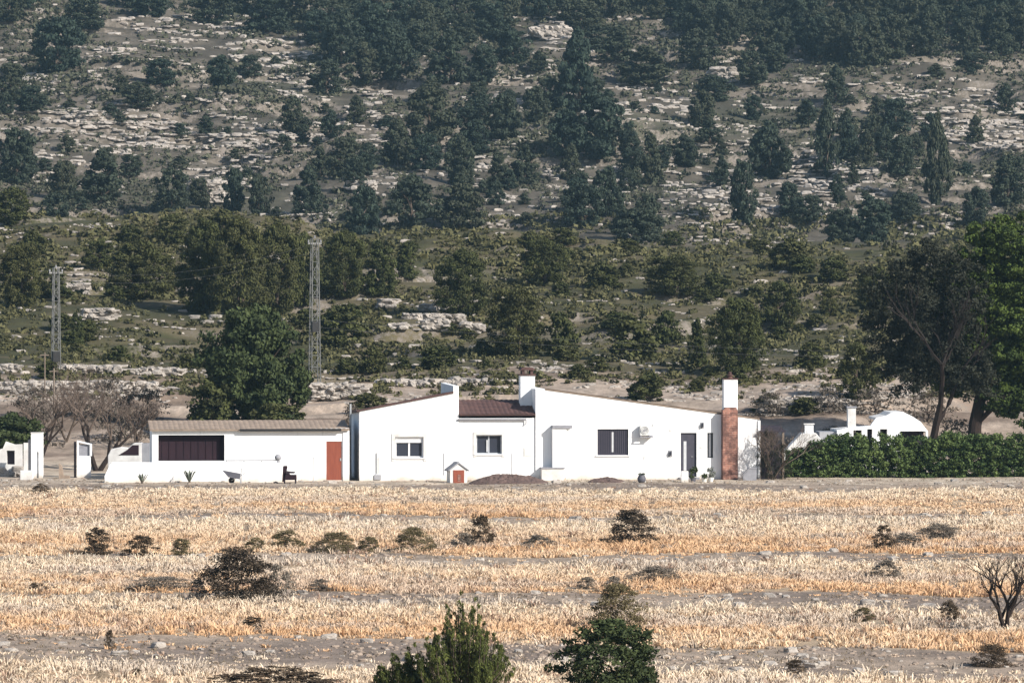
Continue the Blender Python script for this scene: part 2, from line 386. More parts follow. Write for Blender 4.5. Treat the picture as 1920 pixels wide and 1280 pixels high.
g = npmesh('dry_grass', V, Fq, M['grass'], tc6)
tag(g, 'tall straw coloured dry grass standing in strips across the field', 'grass', kind='stuff')
# ------------------------------------------------------------------ rocks
def ico():
    import bmesh
    bm = bmesh.new(); bmesh.ops.create_icosphere(bm, subdivisions=2, radius=1)
    v = np.array([q.co[:] for q in bm.verts]); f = np.array([[w.index for w in q.verts] for q in bm.faces]); bm.free(); return v, f
IV, IF = ico()
def rocks(cx, cy, cz, sx, sy, sz, seed, boxy=.55):
    r = np.random.default_rng(seed); n = len(cx)
    d = np.sign(IV) * np.abs(IV) ** boxy
    V = np.repeat(d[None], n, 0)
    k = r.normal(0, 1, (n, 4, 3)); ph = r.uniform(0, 6, (n, 4))
    w = 0
    for q in range(4): w = w + np.sin(np.einsum('ij,nj->ni', IV, k[:, q]) * 2.2 + ph[:, q, None])
    V = V * (1 + .13 * w[..., None])
    V = V * np.stack([sx, sy, sz], -1)[:, None, :]
    V = rotz(V, r.normal(0, .35, n)[:, None])
    V = V + np.stack([cx, cy, cz], -1)[:, None, :]
    Fc = (IF[None] + (np.arange(n) * len(IV))[:, None, None]).reshape(-1, 3)
    return V.reshape(-1, 3), Fc
ZONES = [(330, 250, 300, 32, 60), (230, 225, 160, 22, 26), (420, 265, 240, 16, 26), (300, 55, 110, 28, 24), (520, 95, 60, 35, 14), (350, 100, 110, 30, 12), (570, 170, 50, 18, 6),
         (1020, 62, 60, 30, 18), (1100, 100, 90, 14, 8), (1210, 190, 70, 50, 26), (1090, 340, 80, 22, 20), (1830, 235, 120, 50, 50), (1890, 255, 60, 30, 20), (1720, 170, 140, 30, 16),
         (1480, 320, 100, 26, 22), (1350, 390, 110, 45, 30), (1420, 330, 160, 60, 26), (690, 345, 60, 22, 10), (870, 330, 90, 25, 8), (390, 345, 70, 38, 22), (110, 300, 90, 30, 12),
         (1640, 420, 120, 26, 18), (560, 408, 60, 12, 8), (1560, 370, 120, 40, 16), (1300, 230, 120, 50, 16), (660, 210, 60, 40, 10), (900, 200, 60, 25, 8), (1150, 440, 120, 30, 14),
         (1000, 400, 200, 40, 14), (1400, 460, 160, 20, 14), (1450, 90, 60, 40, 6)]
KZ = [(60, 430, 120, 25, 8), (140, 510, 50, 30, 10), (190, 592, 50, 10, 6), (800, 600, 80, 26, 12), (760, 575, 50, 10, 4), (300, 690, 260, 12, 26), (700, 715, 120, 10, 12), (1290, 560, 60, 60, 9),
      (1100, 690, 150, 14, 12), (1500, 680, 80, 30, 14), (1560, 600, 60, 40, 6), (1560, 740, 160, 20, 26), (1200, 740, 150, 20, 10), (230, 610, 200, 40, 12), (1100, 620, 200, 60, 10), (900, 690, 200, 15, 12)]
def ledges(zones, dmin, dmax, seed, wmul):
    r = np.random.default_rng(seed); P = []
    for cx, cy, rx, ry, k in zones:
        for _ in range(k):
            a = r.uniform(0, 6.283); q = math.sqrt(r.uniform())
            x0 = cx + rx * q * math.cos(a); y0 = cy + ry * q * math.sin(a); L = r.integers(1, 7); y1 = y0; xx = x0
            for t in range(L):
                P.append((xx, y1, r.uniform(5, 17) * (1.3 if L < 3 else 1), r.uniform(1.6, 4.2)))
                xx += r.uniform(8, 20); y1 += r.normal(.8, 1.6)
    P = np.array(P); k = (P[:, 0] > -60) & (P[:, 0] < 1980) & (P[:, 1] > -30); P = P[k]
    x, y, z = hit(P[:, 0], P[:, 1], dmin, dmax, .7); ok = ~np.isnan(y); x, y, z, P = x[ok], y[ok], z[ok], P[ok]
    s = y / F * wmul
    return x, y, z, P[:, 2] * s * .62, P[:, 3] * s * .8, P[:, 2] * s
KZ += [(150, 742, 190, 18, 26), (720, 752, 150, 12, 16), (1200, 735, 200, 18, 34), (1560, 745, 170, 30, 50), (1500, 790, 130, 16, 20)]
rz_ = np.random.default_rng(33); ZX = [(rz_.uniform(0, 1920), rz_.uniform(30, 430), rz_.uniform(25, 80), rz_.uniform(4, 12), int(rz_.integers(2, 6))) for _ in range(85)]; ZX = [q for q in ZX if not (q[0] > 1280 and q[1] < 115)]
A = ledges(ZONES + ZX, 520, 900, 3, 1.0); B = ledges(KZ, 284, 470, 4, .8)
x, y, z, sx, sz, sy = [np.concatenate([p, q]) for p, q in zip(A, B)]
r = np.random.default_rng(9)
# loose small stones everywhere on the slope
n = 1300; px = r.uniform(-40, 1960, n); py = r.uniform(-10, 430, n)
a, b_, c_ = hit(px, py, 520, 900, .7); ok = ~np.isnan(b_); a, b_, c_ = a[ok], b_[ok], c_[ok]; s = b_ / F
q = r.uniform(0, 1, len(a)) ** 2
x = np.concatenate([x, a]); y = np.concatenate([y, b_]); z = np.concatenate([z, c_]); sx = np.concatenate([sx, s * (2.5 + 8 * q)]); sy = np.concatenate([sy, s * 5]); sz = np.concatenate([sz, s * (1.2 + 2 * q)])
n = 500; px = r.uniform(-40, 1960, n); py = r.uniform(430, 745, n)
a, b_, c_ = hit(px, py, 284, 470, .7); ok = ~np.isnan(b_); a, b_, c_ = a[ok], b_[ok], c_[ok]; s = b_ / F
q = r.uniform(0, 1, len(a)) ** 2
x = np.concatenate([x, a]); y = np.concatenate([y, b_]); z = np.concatenate([z, c_]); sx = np.concatenate([sx, s * (2.5 + 10 * q)]); sy = np.concatenate([sy, s * 6]); sz = np.concatenate([sz, s * (1.2 + 3 * q)])
V, Fc = rocks(x, y, z + sz * .35, sx, sy * .5, sz, 12)
o = npmesh('limestone_rubble', V, Fc, M['stone']); tag(o, 'pale limestone ledges and loose stones strewn over the hillside', 'rocks', kind='stuff')
# clods and stubble on the bare soil
n = 26000; y = r.uniform(106, 252, n); k = r.uniform(0, 1, n) < (130 / y); y = y[k]; x = r.uniform(-1, 1, len(y)) * (y * .105 + 2); k = (strip_mask(x, y) < .55) | (r.uniform(0, 1, len(y)) < .1); x, y = x[k], y[k]
s = (.02 + .05 * r.uniform(0, 1, len(x)) ** 2.5) * np.where(fbm(x / 3, y / 3, 66) > .5, 1.3, .8)
V, Fc = rocks(x, y, Z(x, y) + s * .1, s * 1.3, s, s * .75, 15, .9)
M['clod'] = plain('dry_soil_clods', (.34, .27, .215), (.18, .14, .115), .8, .95, .5, .05)
o = npmesh('soil_clods', V, Fc, M['clod']); tag(o, 'brown clods of dry soil lying in the bare strips between the grass', 'soil', kind='stuff')
n = 13000; y = r.uniform(106, 252, n); x = r.uniform(-1, 1, n) * (y * .105 + 2); k = fbm(x / 4, y / 5, 67) > .48; x, y = x[k], y[k]; s = .06 + .10 * r.uniform(0, 1, len(x)) ** 2
STUB = (x, y, s)
# field stones
n = 2200; y = r.uniform(110, 250, n); x = r.uniform(-1, 1, n) * (y * .105 + 2); k = strip_mask(x, y) < .6; x, y = x[k], y[k]
s = .04 + .12 * r.uniform(0, 1, len(x)) ** 4
V, Fc = rocks(x, y, Z(x, y) + s * .2, s * 1.4, s, s * .7, 13)
o = npmesh('field_stones', V, Fc, M['stone']); tag(o, 'small pale stones scattered on the bare soil of the field', 'stones', kind='stuff')
# ------------------------------------------------------------------ leaf clouds
def leaves(cx, cy, cz, rx, rz, cnt, size, seed, tint=None, flat=.5, up=0., asp=1.6):
    """cnt leaves round every centre, kept near the skin of each small clump"""
    r = np.random.default_rng(seed); cx, cy, cz, rx, rz, size = [np.broadcast_to(np.asarray(v, float), np.shape(cx)) for v in (cx, cy, cz, rx, rz, size)]
    n = len(cx); R = lambda v: np.repeat(v, cnt)
    d = r.normal(0, 1, (n * cnt, 3)); d /= np.linalg.norm(d, axis=1)[:, None]
    rad = r.uniform(0, 1, n * cnt) ** .45
    c = np.stack([R(cx), R(cy), R(cz)], -1) + d * rad[:, None] * np.stack([R(rx), R(rx), R(rz)], -1)
    nrm = d * (1 - flat) + r.normal(0, 1, d.shape) * flat * .7; nrm /= np.linalg.norm(nrm, axis=1)[:, None]
    a = np.cross(nrm, r.normal(0, 1, d.shape) + np.array([0, 0, up * 3])); a /= np.linalg.norm(a, axis=1)[:, None] + 1e-9; b = np.cross(nrm, a)
    if up: a, b = a, b
    s = R(size) * r.uniform(.6, 1.4, n * cnt)
    a = a * s[:, None] / asp; b = b * s[:, None]
    V = np.stack([c - a - b * .6, c + a * r.uniform(.6, 1, (len(s), 1)) - b * .5, c + b, c - a * .8 + b * .3], 1).reshape(-1, 3)
    Fc = np.arange(len(V)).reshape(-1, 4)
    t = (np.repeat(r.uniform(0, 1, n) if tint is None else tint, cnt) * .6 + r.uniform(0, 1, n * cnt) * .4)
    T = np.repeat(t, 4)[:, None]
    return V, Fc, T
x, y, s = STUB
V, Fc, T = leaves(x, y, Z(x, y) + s * .35, s * 1.3, s * .6, 9, .035, 19, None, .8, 1, 3)
o = npmesh('field_weeds', V, Fc, leafmat('dead_weeds', (.06, .045, .030), (.26, .20, .13), var=.1), T); tag(o, 'low brown dead weeds scattered through the field', 'weeds', kind='stuff')
# scrub: low cushions of thyme, rosemary, esparto
def scrub_pos(n, y0, y1, d0, d1, seed, avoid=()):
    r = np.random.default_rng(seed); px = r.uniform(-60, 1980, n); py = r.uniform(y0, y1, n)
    k = fbm(px / 70, py / 22, seed) > r.uniform(.25, .62, n)
    for cx, cy, rx, ry, w in avoid:
        k &= ~((((px - cx) / rx) ** 2 + ((py - cy) / ry) ** 2 < 1.0) & (r.uniform(0, 1, n) < .62))
    x, y, z = hit(px[k], py[k], d0, d1, .7); ok = ~np.isnan(y)
    return x[ok], y[ok], z[ok], r
P1 = scrub_pos(36000, -30, 440, 520, 900, 91, ZONES); P2 = scrub_pos(27000, 385, 750, 286, 560, 92, KZ)
for (x, y, z, r), nm, lb, nl, mt in ((P1, 'far_scrub', 'grey brown low scrub cushions covering the far rocky hillside', 11, 'scrub'), (P2, 'low_scrub', 'olive green low scrub covering the near knoll behind the house', 17, 'scrub2')):
    if mt == 'scrub2': M['scrub2'] = leafmat('olive_scrub_leaves', (.024, .028, .012), (.130, .122, .055), var=.2)
    s = y / F * (3.5 + 9 * r.uniform(0, 1, len(x)) ** 1.8) * (1.0 if nm == 'far_scrub' else 1.1)
    V, Fc, T = leaves(x, y, z + s * .25, s, s * .55, nl, s * .42, 14)
    o = npmesh(nm, V, Fc, M[mt], T); tag(o, lb, 'scrub', kind='stuff')
# ------------------------------------------------------------------ trees
def crown(name, seed, mt, ncl, nlf, leaf, shape='round', rcl=.13, z0=.10, flat=.5, up=0, asp=1.6):
    """unit crown: width 1, height 1"""
    r = np.random.default_rng(seed); pts = []
    lob = r.normal(0, 1, (3, 3)); ph = r.uniform(0, 6, 3)
    while len(pts) < ncl:
        t = r.uniform(0, 1); a = r.uniform(0, 6.283)
        if shape == 'round': R = .5 * max(0, 1 - abs(2 * t - .95) ** 2.3 * .9) ** .5
        elif shape == 'pine': R = .5 * (1 - t) ** .55 * min(1, (t + .10) / .25) ** .6
        elif shape == 'column': R = .5 * math.sin(math.pi * min(1, t * .8 + .15)) ** .5
        elif shape == 'umbrella': R = .5 * math.sin(math.pi * min(1, t * .75 + .25)) ** .5 * min(1, t / .35 + .25)
        elif shape == 'mound': R = .5 * math.sqrt(max(0, 1 - t * t * .95))
        v = np.array([math.cos(a), math.sin(a), t * 2 - 1])
        R *= 1 + .22 * sum(math.sin(v @ lob[i] * 2.6 + ph[i]) for i in range(3)) / 1.7
        q = r.uniform() ** .38
        pts.append((R * q * math.cos(a), R * q * math.sin(a), z0 + (1 - z0) * t * (.96 + .08 * r.uniform())))
    p = np.array(pts); rc = rcl * r.uniform(.55, 1.25, ncl) * (1 if shape != 'pine' else 1 - .4 * p[:, 2])
    V, Fc, T = leaves(p[:, 0] * (1 - rcl * .7), p[:, 1] * (1 - rcl * .7), np.clip(p[:, 2] - rc * .3, rc * .5, 1), rc, rc * .62, nlf, leaf, seed + 1, None, flat, up, asp)
    k = V[:, 2] < 0; V[k, 2] *= .2
    return npmesh(name, V, Fc, mt, T, parent=False)
def trunk_mesh(name, seed, mt, h=.55, r0=.035, nb=6, sides=6):
    r = random.Random(seed); mb = MB()
    P = [(0, 0, -.06)]; x = y = 0
    for i in range(1, 6):
        x += r.gauss(0, .012); y += r.gauss(0, .012); P.append((x, y, h * i / 5))
    mb.tube(P, [r0 * (1.25 - i * .17) for i in range(6)], sides)
    for k in range(nb):
        i = 1 + k % 4; p = P[i]; a = r.uniform(0, 6.28); L = r.uniform(.18, .32)
        q = (p[0] + math.cos(a) * L * .5, p[1] + math.sin(a) * L * .5, p[2] + L * .35); e = (p[0] + math.cos(a) * L, p[1] + math.sin(a) * L, p[2] + L * .8)
        mb.tube([p, q, e], [r0 * .5, r0 * .34, r0 * .12], 4)
    me = bpy.data.meshes.new(name); me.from_pydata(mb.v, [], mb.f); me.materials.append(mt); me.update(); return me
M['drygrey2'] = leafmat('purplish_bare_bush', (.062, .052, .042), (.17, .14, .115), var=.1)
T_FAR = [crown('crown', 100 + i, M['pine_far'], 96, 80, .036, s, .13, .04) for i, s in enumerate(['round', 'round', 'pine', 'column', 'round', 'umbrella', 'pine', 'round', 'umbrella', 'round', 'column'])]
T_OLI = [crown('crown', 120 + i, M['pine_olive'], 120, 80, .028, s, .12, .04) for i, s in enumerate(['round', 'round', 'pine', 'round'])]
T_BIG = [crown('crown', 125 + i, M['pine_olive'], 230, 110, .017, 'round', .10, .04) for i in range(3)]
B_OLI = [crown('crown', 130 + i, M['pine_olive'], 80, 44, .05, 'mound', .15, 0) for i in range(3)]
B_FAR = [crown('crown', 140 + i, M['pine_far'], 40, 30, .075, 'mound', .18, 0) for i in range(3)]
TRK = [trunk_mesh('trunk', 150 + i, M['bark']) for i in range(4)]
STM = [trunk_mesh('trunk', 160 + i, M['bark'], .35, .03, 5, 4) for i in range(2)]
def place(name, crowns, trunks, px, py, w, h, lab, cat='tree', grp=None, dmin=520, seed=0, Y=None, parts=('crown', 'trunk'), sink=.0):
    r = random.Random(seed * 7 + int(px) * 13 + int(py))
    if Y is None:
        x, y, z = [float(v[0]) for v in hit(px, py, dmin, 990)]
        if y != y: return None
    else: x, y, z = at(px, py, Y); z = float(Z(x, y))
    s = y / F
    e = empty(name, (x, y, z - sink), r.uniform(0, 6.28), lab, cat, grp); e.scale = (w * s, w * s, h * s * 1.02)
    c = bpy.data.objects.new(parts[0], crowns if not isinstance(crowns, list) else r.choice(crowns)); COL.objects.link(c); c.parent = e
    t = bpy.data.objects.new(parts[1], r.choice(trunks)); COL.objects.link(t); t.parent = e
    return e
# far hillside pines: (x, base y, width, height, label)
PINES = [
 (18, 45, 60, 60, 'dark pine at the upper left corner of the hillside'), (107, 135, 86, 92, 'big dark pine with blue shade at the upper left'), (160, 58, 76, 50, 'grey green pine just above the big upper left pine'),
 (285, 32, 70, 50, 'pine at the left end of the trees above the upper left rock outcrop'), (398, 45, 70, 56, 'pine directly above the upper left rock outcrop'), (500, 62, 90, 66, 'wide pine right of the upper left rock outcrop'), (560, 40, 70, 60, 'pine behind the wide pine right of the upper left outcrop'),
 (620, 66, 70, 64, 'pine at the top, left of the dense middle wood'), (612, 178, 60, 58, 'dark pine at the right edge of the rounded brown outcrop'), (415, 165, 52, 55, 'olive pine below the broken rocks of the upper left outcrop'), (300, 165, 56, 44, 'low pine left of the olive pine in the upper left slope'),
 (258, 208, 60, 44, 'flat dark pine just above the pale rock band on the left'), (550, 252, 46, 62, 'lone oval pine right of the pale rock band'), (125, 285, 36, 28, 'small round pine left in the pale rock band'), (32, 345, 76, 90, 'dark pine at the left edge below the rock band'),
 (120, 378, 50, 66, 'narrow dark pine beside a broad one at lower left of the slope'), (190, 378, 90, 88, 'broad dark pine below the left rock band'), (322, 402, 68, 76, 'round pine in front of the lower left ledges'), (440, 402, 40, 78, 'slim pine, left of a slim pair above the knoll'), (485, 404, 40, 72, 'slim pine, right of a slim pair above the knoll'),
 (578, 402, 62, 84, 'tall pine above the top of the right lattice pylon'), (645, 332, 66, 68, 'dark pine below the brown outcrop at left centre'), (105, 420, 54, 52, 'dark pine standing on the skyline of the knoll at far left'),
 (640, 120, 70, 90, 'pine at the left side of the dense middle wood'), (700, 95, 80, 80, 'pine in the upper part of the dense middle wood'), (740, 150, 80, 90, 'pine in the centre of the dense middle wood'), (680, 165, 70, 70, 'pine at the lower left of the dense middle wood'), (800, 80, 70, 60, 'pine at the upper right of the dense middle wood'),
 (845, 158, 90, 92, 'blue shaded pine right of the dense middle wood'), (905, 160, 54, 64, 'pine right beside the blue shaded pine'), (805, 262, 84, 86, 'big round pine in the middle of the slope'), (745, 310, 70, 76, 'pine at lower left of the big round middle pine'), (800, 318, 60, 60, 'pine below the big round middle pine'),
 (862, 346, 54, 84, 'tall pine at lower right of the big round middle pine'), (905, 225, 40, 45, 'small pine between the two big middle pines'), (945, 262, 64, 74, 'pine with pale rocks at its left, in the centre of the slope'), (985, 345, 60, 66, 'pine below the centre of the slope'), (935, 350, 50, 60, 'pine beside the dark ledge at the centre'),
 (1085, 210, 84, 140, 'very tall dark pine right of the slope centre'), (1120, 308, 100, 112, 'broad dark pine with navy shade right of centre'), (1060, 300, 60, 80, 'pine at the left foot of the broad navy shaded pine'), (1140, 225, 54, 50, 'pine at the right shoulder of the very tall pine'),
 (1090, 55, 76, 50, 'pine above the upper middle rocks'), (1125, 98, 70, 45, 'round pine right of the upper middle rocks'), (1208, 160, 110, 66, 'wide grey pine at upper right centre'), (1160, 115, 70, 60, 'pine above the wide grey pine'), (1220, 345, 54, 86, 'tall pine left of the bright ledge at the right centre'),
 (1140, 405, 50, 82, 'tall pine of the pair above the right knoll'), (1095, 425, 70, 72, 'broad pine of the pair above the right knoll'), (1212, 450, 52, 74, 'pine between the two pairs above the right knoll'), (862, 436, 84, 80, 'broad pine above the long pale slab'), (770, 436, 80, 84, 'pine left of the broad pine above the long pale slab'),
 (683, 445, 60, 86, 'dark pine beside a white boulder at left centre'), (1190, 492, 84, 62, 'round pine just above the knoll right of the centre'), (1165, 440, 44, 50, 'small pine in front of the tall pair'), (1310, 130, 64, 66, 'pine at the lower left end of the top forest'), (1407, 160, 58, 56, 'pine standing below the top forest beside a white rock'),
 (1452, 135, 56, 50, 'pine hanging below the top forest edge'), (1568, 197, 46, 64, 'lone upright pine below the top forest'), (1822, 132, 50, 30, 'small pine under the right end of the top forest'), (1440, 333, 80, 94, 'big olive pine right of centre with dark shade'), (1550, 335, 46, 128, 'tall thin pine in the middle of the right slope'),
 (1590, 300, 44, 66, 'pine right beside the tall thin pine'), (1625, 310, 40, 60, 'second pine right of the tall thin pine'), (1680, 248, 60, 56, 'flat topped pine on the right slope'), (1640, 284, 50, 60, 'dark pine under the flat topped pine'), (1690, 335, 50, 66, 'pine below the flat topped pine'),
 (1758, 385, 50, 152, 'tall column like pine on the right slope'), (1892, 385, 70, 84, 'dark pine at the right edge of the slope'), (1392, 425, 50, 104, 'tall grey pine above the right knoll'), (1632, 488, 78, 80, 'broad dark pine left of the big pine by the house'), (1578, 528, 60, 58, 'round navy pine on the right knoll edge'),
 (1330, 275, 50, 40, 'low pine among the rocks at right centre'), (1520, 420, 46, 44, 'low pine on the lower right slope'), (1480, 410, 50, 60, 'pine in the rocks of the lower right slope'), (1700, 420, 50, 44, 'low pine left of the tall column like pine'), (1830, 420, 50, 60, 'pine just above the top of the big green pine'),
 (1340, 190, 60, 44, 'low pine below the left end of the top forest'), (470, 150, 40, 36, 'small pine inside the brown outcrop'), (1010, 140, 44, 36, 'small pine below the upper middle rocks'), (1005, 230, 44, 60, 'upright pine left of the very tall pine'), (960, 120, 60, 60, 'pine left of the upper middle rocks'),
 (375, 385, 40, 44, 'small pine between the round pine and the slim pair'), (245, 330, 44, 36, 'small pine over the lower left ledges'), (60, 210, 60, 44, 'low pine left of the pale rock band'), (20, 190, 60, 60, 'dark pine at the left edge above the rock band'), (1280, 310, 44, 50, 'small pine left of the big olive pine')]
for i, (px, py, w, h, lab) in enumerate(PINES):
    place('hillside_pine', T_FAR, TRK, px, py, w * 1.10, h * 1.08, lab, dmin=520, seed=i, grp='pines scattered over the far hillside')
def belt(n, x0, x1, y0, y1, w, h, lab, grp, seed, cond=lambda x, y: True, gap=.5):
    r = random.Random(seed); done = []; tries = 0
    while len(done) < n and tries < 6000:
        tries += 1; x = r.uniform(x0, x1); y = r.uniform(y0, y1)
        if not cond(x, y) or any(abs(x - a) < w * gap and abs(y - b) < h * .22 for a, b in done): continue
        done.append((x, y)); q = r.uniform(.75, 1.25)
        place('hillside_pine', T_FAR, TRK, x, y, w * q, h * q * r.uniform(.85, 1.15), lab, dmin=520, seed=seed, grp=grp)
edge = lambda x: 118 - 12 * math.sin((x - 1250) / 90)
belt(92, 1250, 1960, -20, 128, 58, 68, 'dark pine packed among others in the forest along the top right of the hill', 'pines of the top right forest', 1, lambda x, y: y < edge(x) and (x > 1420 or y < 90), .42)
belt(22, 860, 1250, -25, 40, 54, 60, 'dark pine in the loose wood along the top of the hill, middle', 'pines along the top middle', 2)
belt(20, 590, 960, -20, 150, 62, 66, 'dark pine crowded in the dense wood at the top centre of the hill', 'pines of the dense middle wood', 3, lambda x, y: y < 150 - abs(x - 750) * .3)
belt(10, -20, 270, -25, 20, 56, 58, 'dark pine in the row along the top left edge', 'pines along the top left', 4)
belt(10, 380, 600, -25, 30, 56, 58, 'dark pine in the wood above the upper left outcrop', 'pines above the upper left outcrop', 5)
belt(30, 600, 1330, 190, 400, 44, 50, 'small dark pine scattered in the middle of the hillside', 'small pines in the middle of the slope', 6)
belt(18, 1330, 1900, 200, 420, 36, 46, 'small dark pine scattered on the rocky right slope', 'small pines on the right slope', 7)
belt(10, 0, 600, 150, 390, 32, 34, 'small dark pine scattered on the pale left slope', 'small pines on the left slope', 8)
r = random.Random(44); n = 0
while n < 70:
    px, py = r.uniform(-10, 1930), r.uniform(120, 425); q = r.uniform(14, 30)
    if place('hillside_bush', B_FAR, STM, px, py, q * 1.3, q * .8, 'low dark bush scattered among the pines and rocks of the far hillside', 'bush', 'bushes on the far hillside', seed=n): n += 1
# near knoll trees
KN = [
 (22, 425, 84, 76, 'olive green pine at the left edge on top of the knoll', 't'), (262, 562, 150, 118, 'wide grey olive tree in the middle of the left knoll', 't'), (188, 505, 70, 60, 'olive tree behind the wide grey olive one', 't'), (325, 458, 60, 52, 'dark green tree at the upper right of the left knoll', 't'),
 (40, 575, 100, 130, 'grey olive tree at the left edge of the knoll', 't'), (100, 560, 60, 60, 'low olive tree left of the tall lattice mast', 't'), (143, 646, 32, 62, 'small cypress like shrub right of the left lattice pylon', 't'),
 (385, 585, 100, 170, 'tall dark tree at the left of the grove behind the round tree', 't'), (450, 590, 110, 175, 'tall tree in the middle of the grove behind the round tree', 't'), (520, 590, 100, 165, 'tall tree at the right of the grove behind the round tree', 't'), (570, 575, 60, 130, 'slim dark tree left behind the right pylon', 't'),
 (645, 560, 92, 120, 'olive green tree right of the right pylon', 't'), (712, 555, 60, 98, 'upright tree left of the pale terrace ruins', 't'), (640, 650, 100, 70, 'low dark tree at the foot of the right pylon', 'b'), (762, 528, 60, 74, 'dark tree above the pale terrace ruins', 't'), (868, 592, 116, 132, 'dark spreading tree right of the pale terrace ruins', 't'),
 (1022, 535, 104, 94, 'dark tree on the crest at the centre', 't'), (970, 668, 132, 142, 'large olive pine above the middle tiled roof', 't'), (1050, 668, 70, 80, 'olive bush right of the large olive pine', 'b'), (1182, 676, 108, 82, 'grey round bush above the right wing of the house', 'b'),
 (1266, 562, 124, 82, 'dark tree clump right of the centre on the knoll', 't'), (1308, 690, 56, 100, 'dark upright tree left of the bright olive pine', 't'), (1386, 698, 116, 150, 'bright olive pine above the white chimney of the right wing', 't'), (1462, 622, 84, 92, 'bright olive tree right behind the bright olive pine', 't'),
 (1555, 592, 44, 54, 'small dark tree on the right of the knoll', 't'), (1608, 752, 88, 112, 'olive tree left of the tall dark tree by the hedge', 't'), (1640, 585, 90, 90, 'grey olive tree just left of the tall dark tree', 't'), (905, 668, 44, 30, 'low bush at the left foot of the large olive pine', 'b'),
 (700, 700, 54, 48, 'olive bush right below the right pylon', 'b'), (820, 690, 80, 40, 'low olive bush below the pale terrace ruins', 'b'), (1250, 650, 60, 60, 'olive bush left of the dark upright tree', 'b'), (1520, 690, 60, 44, 'dark bush beside a white rock on the right knoll', 'b'),
 (1440, 775, 60, 34, 'low olive bush on the bank straight above the lean-to', 'b'), (1510, 800, 70, 30, 'flat olive bush on the bare ground above the outdoor oven', 'b'), (1340, 560, 60, 44, 'grey olive bush on the crest right of the dark tree clump', 'b'), (1480, 505, 80, 54, 'olive bush on the right crest among pale ledges', 'b'), (1560, 530, 60, 40, 'small olive bush at the right end of the crest', 'b'), (1130, 540, 70, 46, 'olive bush on the crest right of the central dark tree', 'b'),
 (690, 775, 80, 36, 'dark brown bush behind the left wing roof', 'b'), (1215, 752, 80, 50, 'brown bush peeping over the right wing roof', 'b'), (60, 480, 60, 44, 'olive bush among the pale stones of the left knoll', 'b'), (420, 440, 70, 44, 'olive bush on the crest behind the grove', 'b')]
for i, (px, py, w, h, lab, k) in enumerate(KN):
    if k == 't': place('olive_pine', T_BIG if w > 88 else T_OLI, TRK, px, py, w * (1.05 if px < 720 and px > 300 else .92), h * (1.0 if px < 720 and px > 300 else .9), lab, dmin=284, seed=i, grp='trees on the knoll behind the house')
    else: place('knoll_bush', B_OLI, STM, px, py, w, h, lab, 'bush', dmin=284, seed=i, grp='bushes on the knoll behind the house')
r = random.Random(45); n = 0
while n < 60:
    px, py = r.uniform(-10, 1700), r.uniform(450, 735); q = r.uniform(18, 40)
    if place('knoll_bush', B_OLI, STM, px, py, q * 1.4, q * .8, 'low olive bush scattered over the grassy knoll', 'bush', 'small bushes all over the knoll', dmin=284, seed=n): n += 1
# round pine behind the shed
big = crown('crown', 301, M['holm'], 260, 150, .019, 'round', .10, .03)
tb = trunk_mesh('trunk', 302, M['bark'], .6, .03, 9)
place('round_pine', big, [tb], 480, 812, 206, 232, 'large round dark green pine rising behind the roof of the porch', Y=277)
place('round_pine', crown('crown', 303, M['pine_olive'], 90, 60, .034, 'mound', .13, 0), [tb], 398, 800, 116, 116, 'smaller bushy green shrub left at the foot of the large round pine', 'shrub', Y=275)
place('round_pine', crown('crown', 304, M['pine_olive'], 90, 60, .034, 'mound', .13, 0), [tb], 520, 812, 130, 84, 'low green shrub under the right side of the large round pine', 'shrub', Y=273)
# great pine on the right, trunk and leaning limb
e = empty('great_pine', (*at(1838, 880, 271)[:2], float(Z(at(1838, 880, 271)[0], 271))), 0, 'huge bright green pine with a dark trunk at the right edge', 'tree')
s = 271 / F; mb = MB(); H = lambda dx, dy_, yy=0: (dx * s, yy, dy_ * s)
mb.tube([H(-14, -20), H(-10, 60), H(4, 130), H(30, 230, .4), H(50, 360, .3)], [.42, .36, .30, .22, .08], 10)
for pts in ([(4, 130), (60, 210), (110, 280)], [(0, 110), (-40, 190), (-55, 290)], [(30, 230), (80, 300), (90, 380)], [(-10, 60), (50, 120), (105, 150)], [(20, 190), (-5, 290), (0, 400)]):
    mb.tube([H(*p, random.uniform(-.8, .8) if i else 0) for i, p in enumerate(pts)], [.17, .11, .04], 6)
mb.build('trunk', M['darkbark'], e)
r = np.random.default_rng(77); P = []
BL = [(-40, 150, 60, 40), (-90, 230, 50, 60), (40, 110, 50, 36), (-70, 200, 54, 50), (-20, 230, 70, 56), (60, 175, 70, 44), (105, 95, 60, 46), (150, 200, 60, 80), (-70, 250, 50, 60), (-50, 300, 60, 60), (40, 300, 90, 80), (70, 395, 76, 60), (10, 350, 70, 60), (90, 310, 80, 70), (-20, 270, 66, 60), (50, 230, 84, 70), (110, 200, 70, 70), (-60, 330, 40, 44), (0, 190, 66, 54), (100, 110, 60, 34), (50, 120, 44, 30), (-40, 210, 44, 40), (140, 380, 60, 60), (150, 280, 60, 90), (20, 420, 50, 30)]
for cx, cz, rx, rz in BL:
    k = int(rx * rz / 34)
    d = r.normal(0, 1, (k, 3)); d /= np.linalg.norm(d, axis=1)[:, None]; q = r.uniform(0, 1, k) ** .4
    P.append(np.stack([(cx + d[:, 0] * q * rx) * s, d[:, 1] * q * rx * s * 1.0, (cz + d[:, 2] * q * rz) * s], -1))
P = np.concatenate(P); rc = r.uniform(.22, .5, len(P))
V, Fc, T = leaves(P[:, 0], P[:, 1], P[:, 2], rc, rc * .65, 90, .09, 78, None, .5)
npmesh('crown', V, Fc, M['pine_green'], T, e)
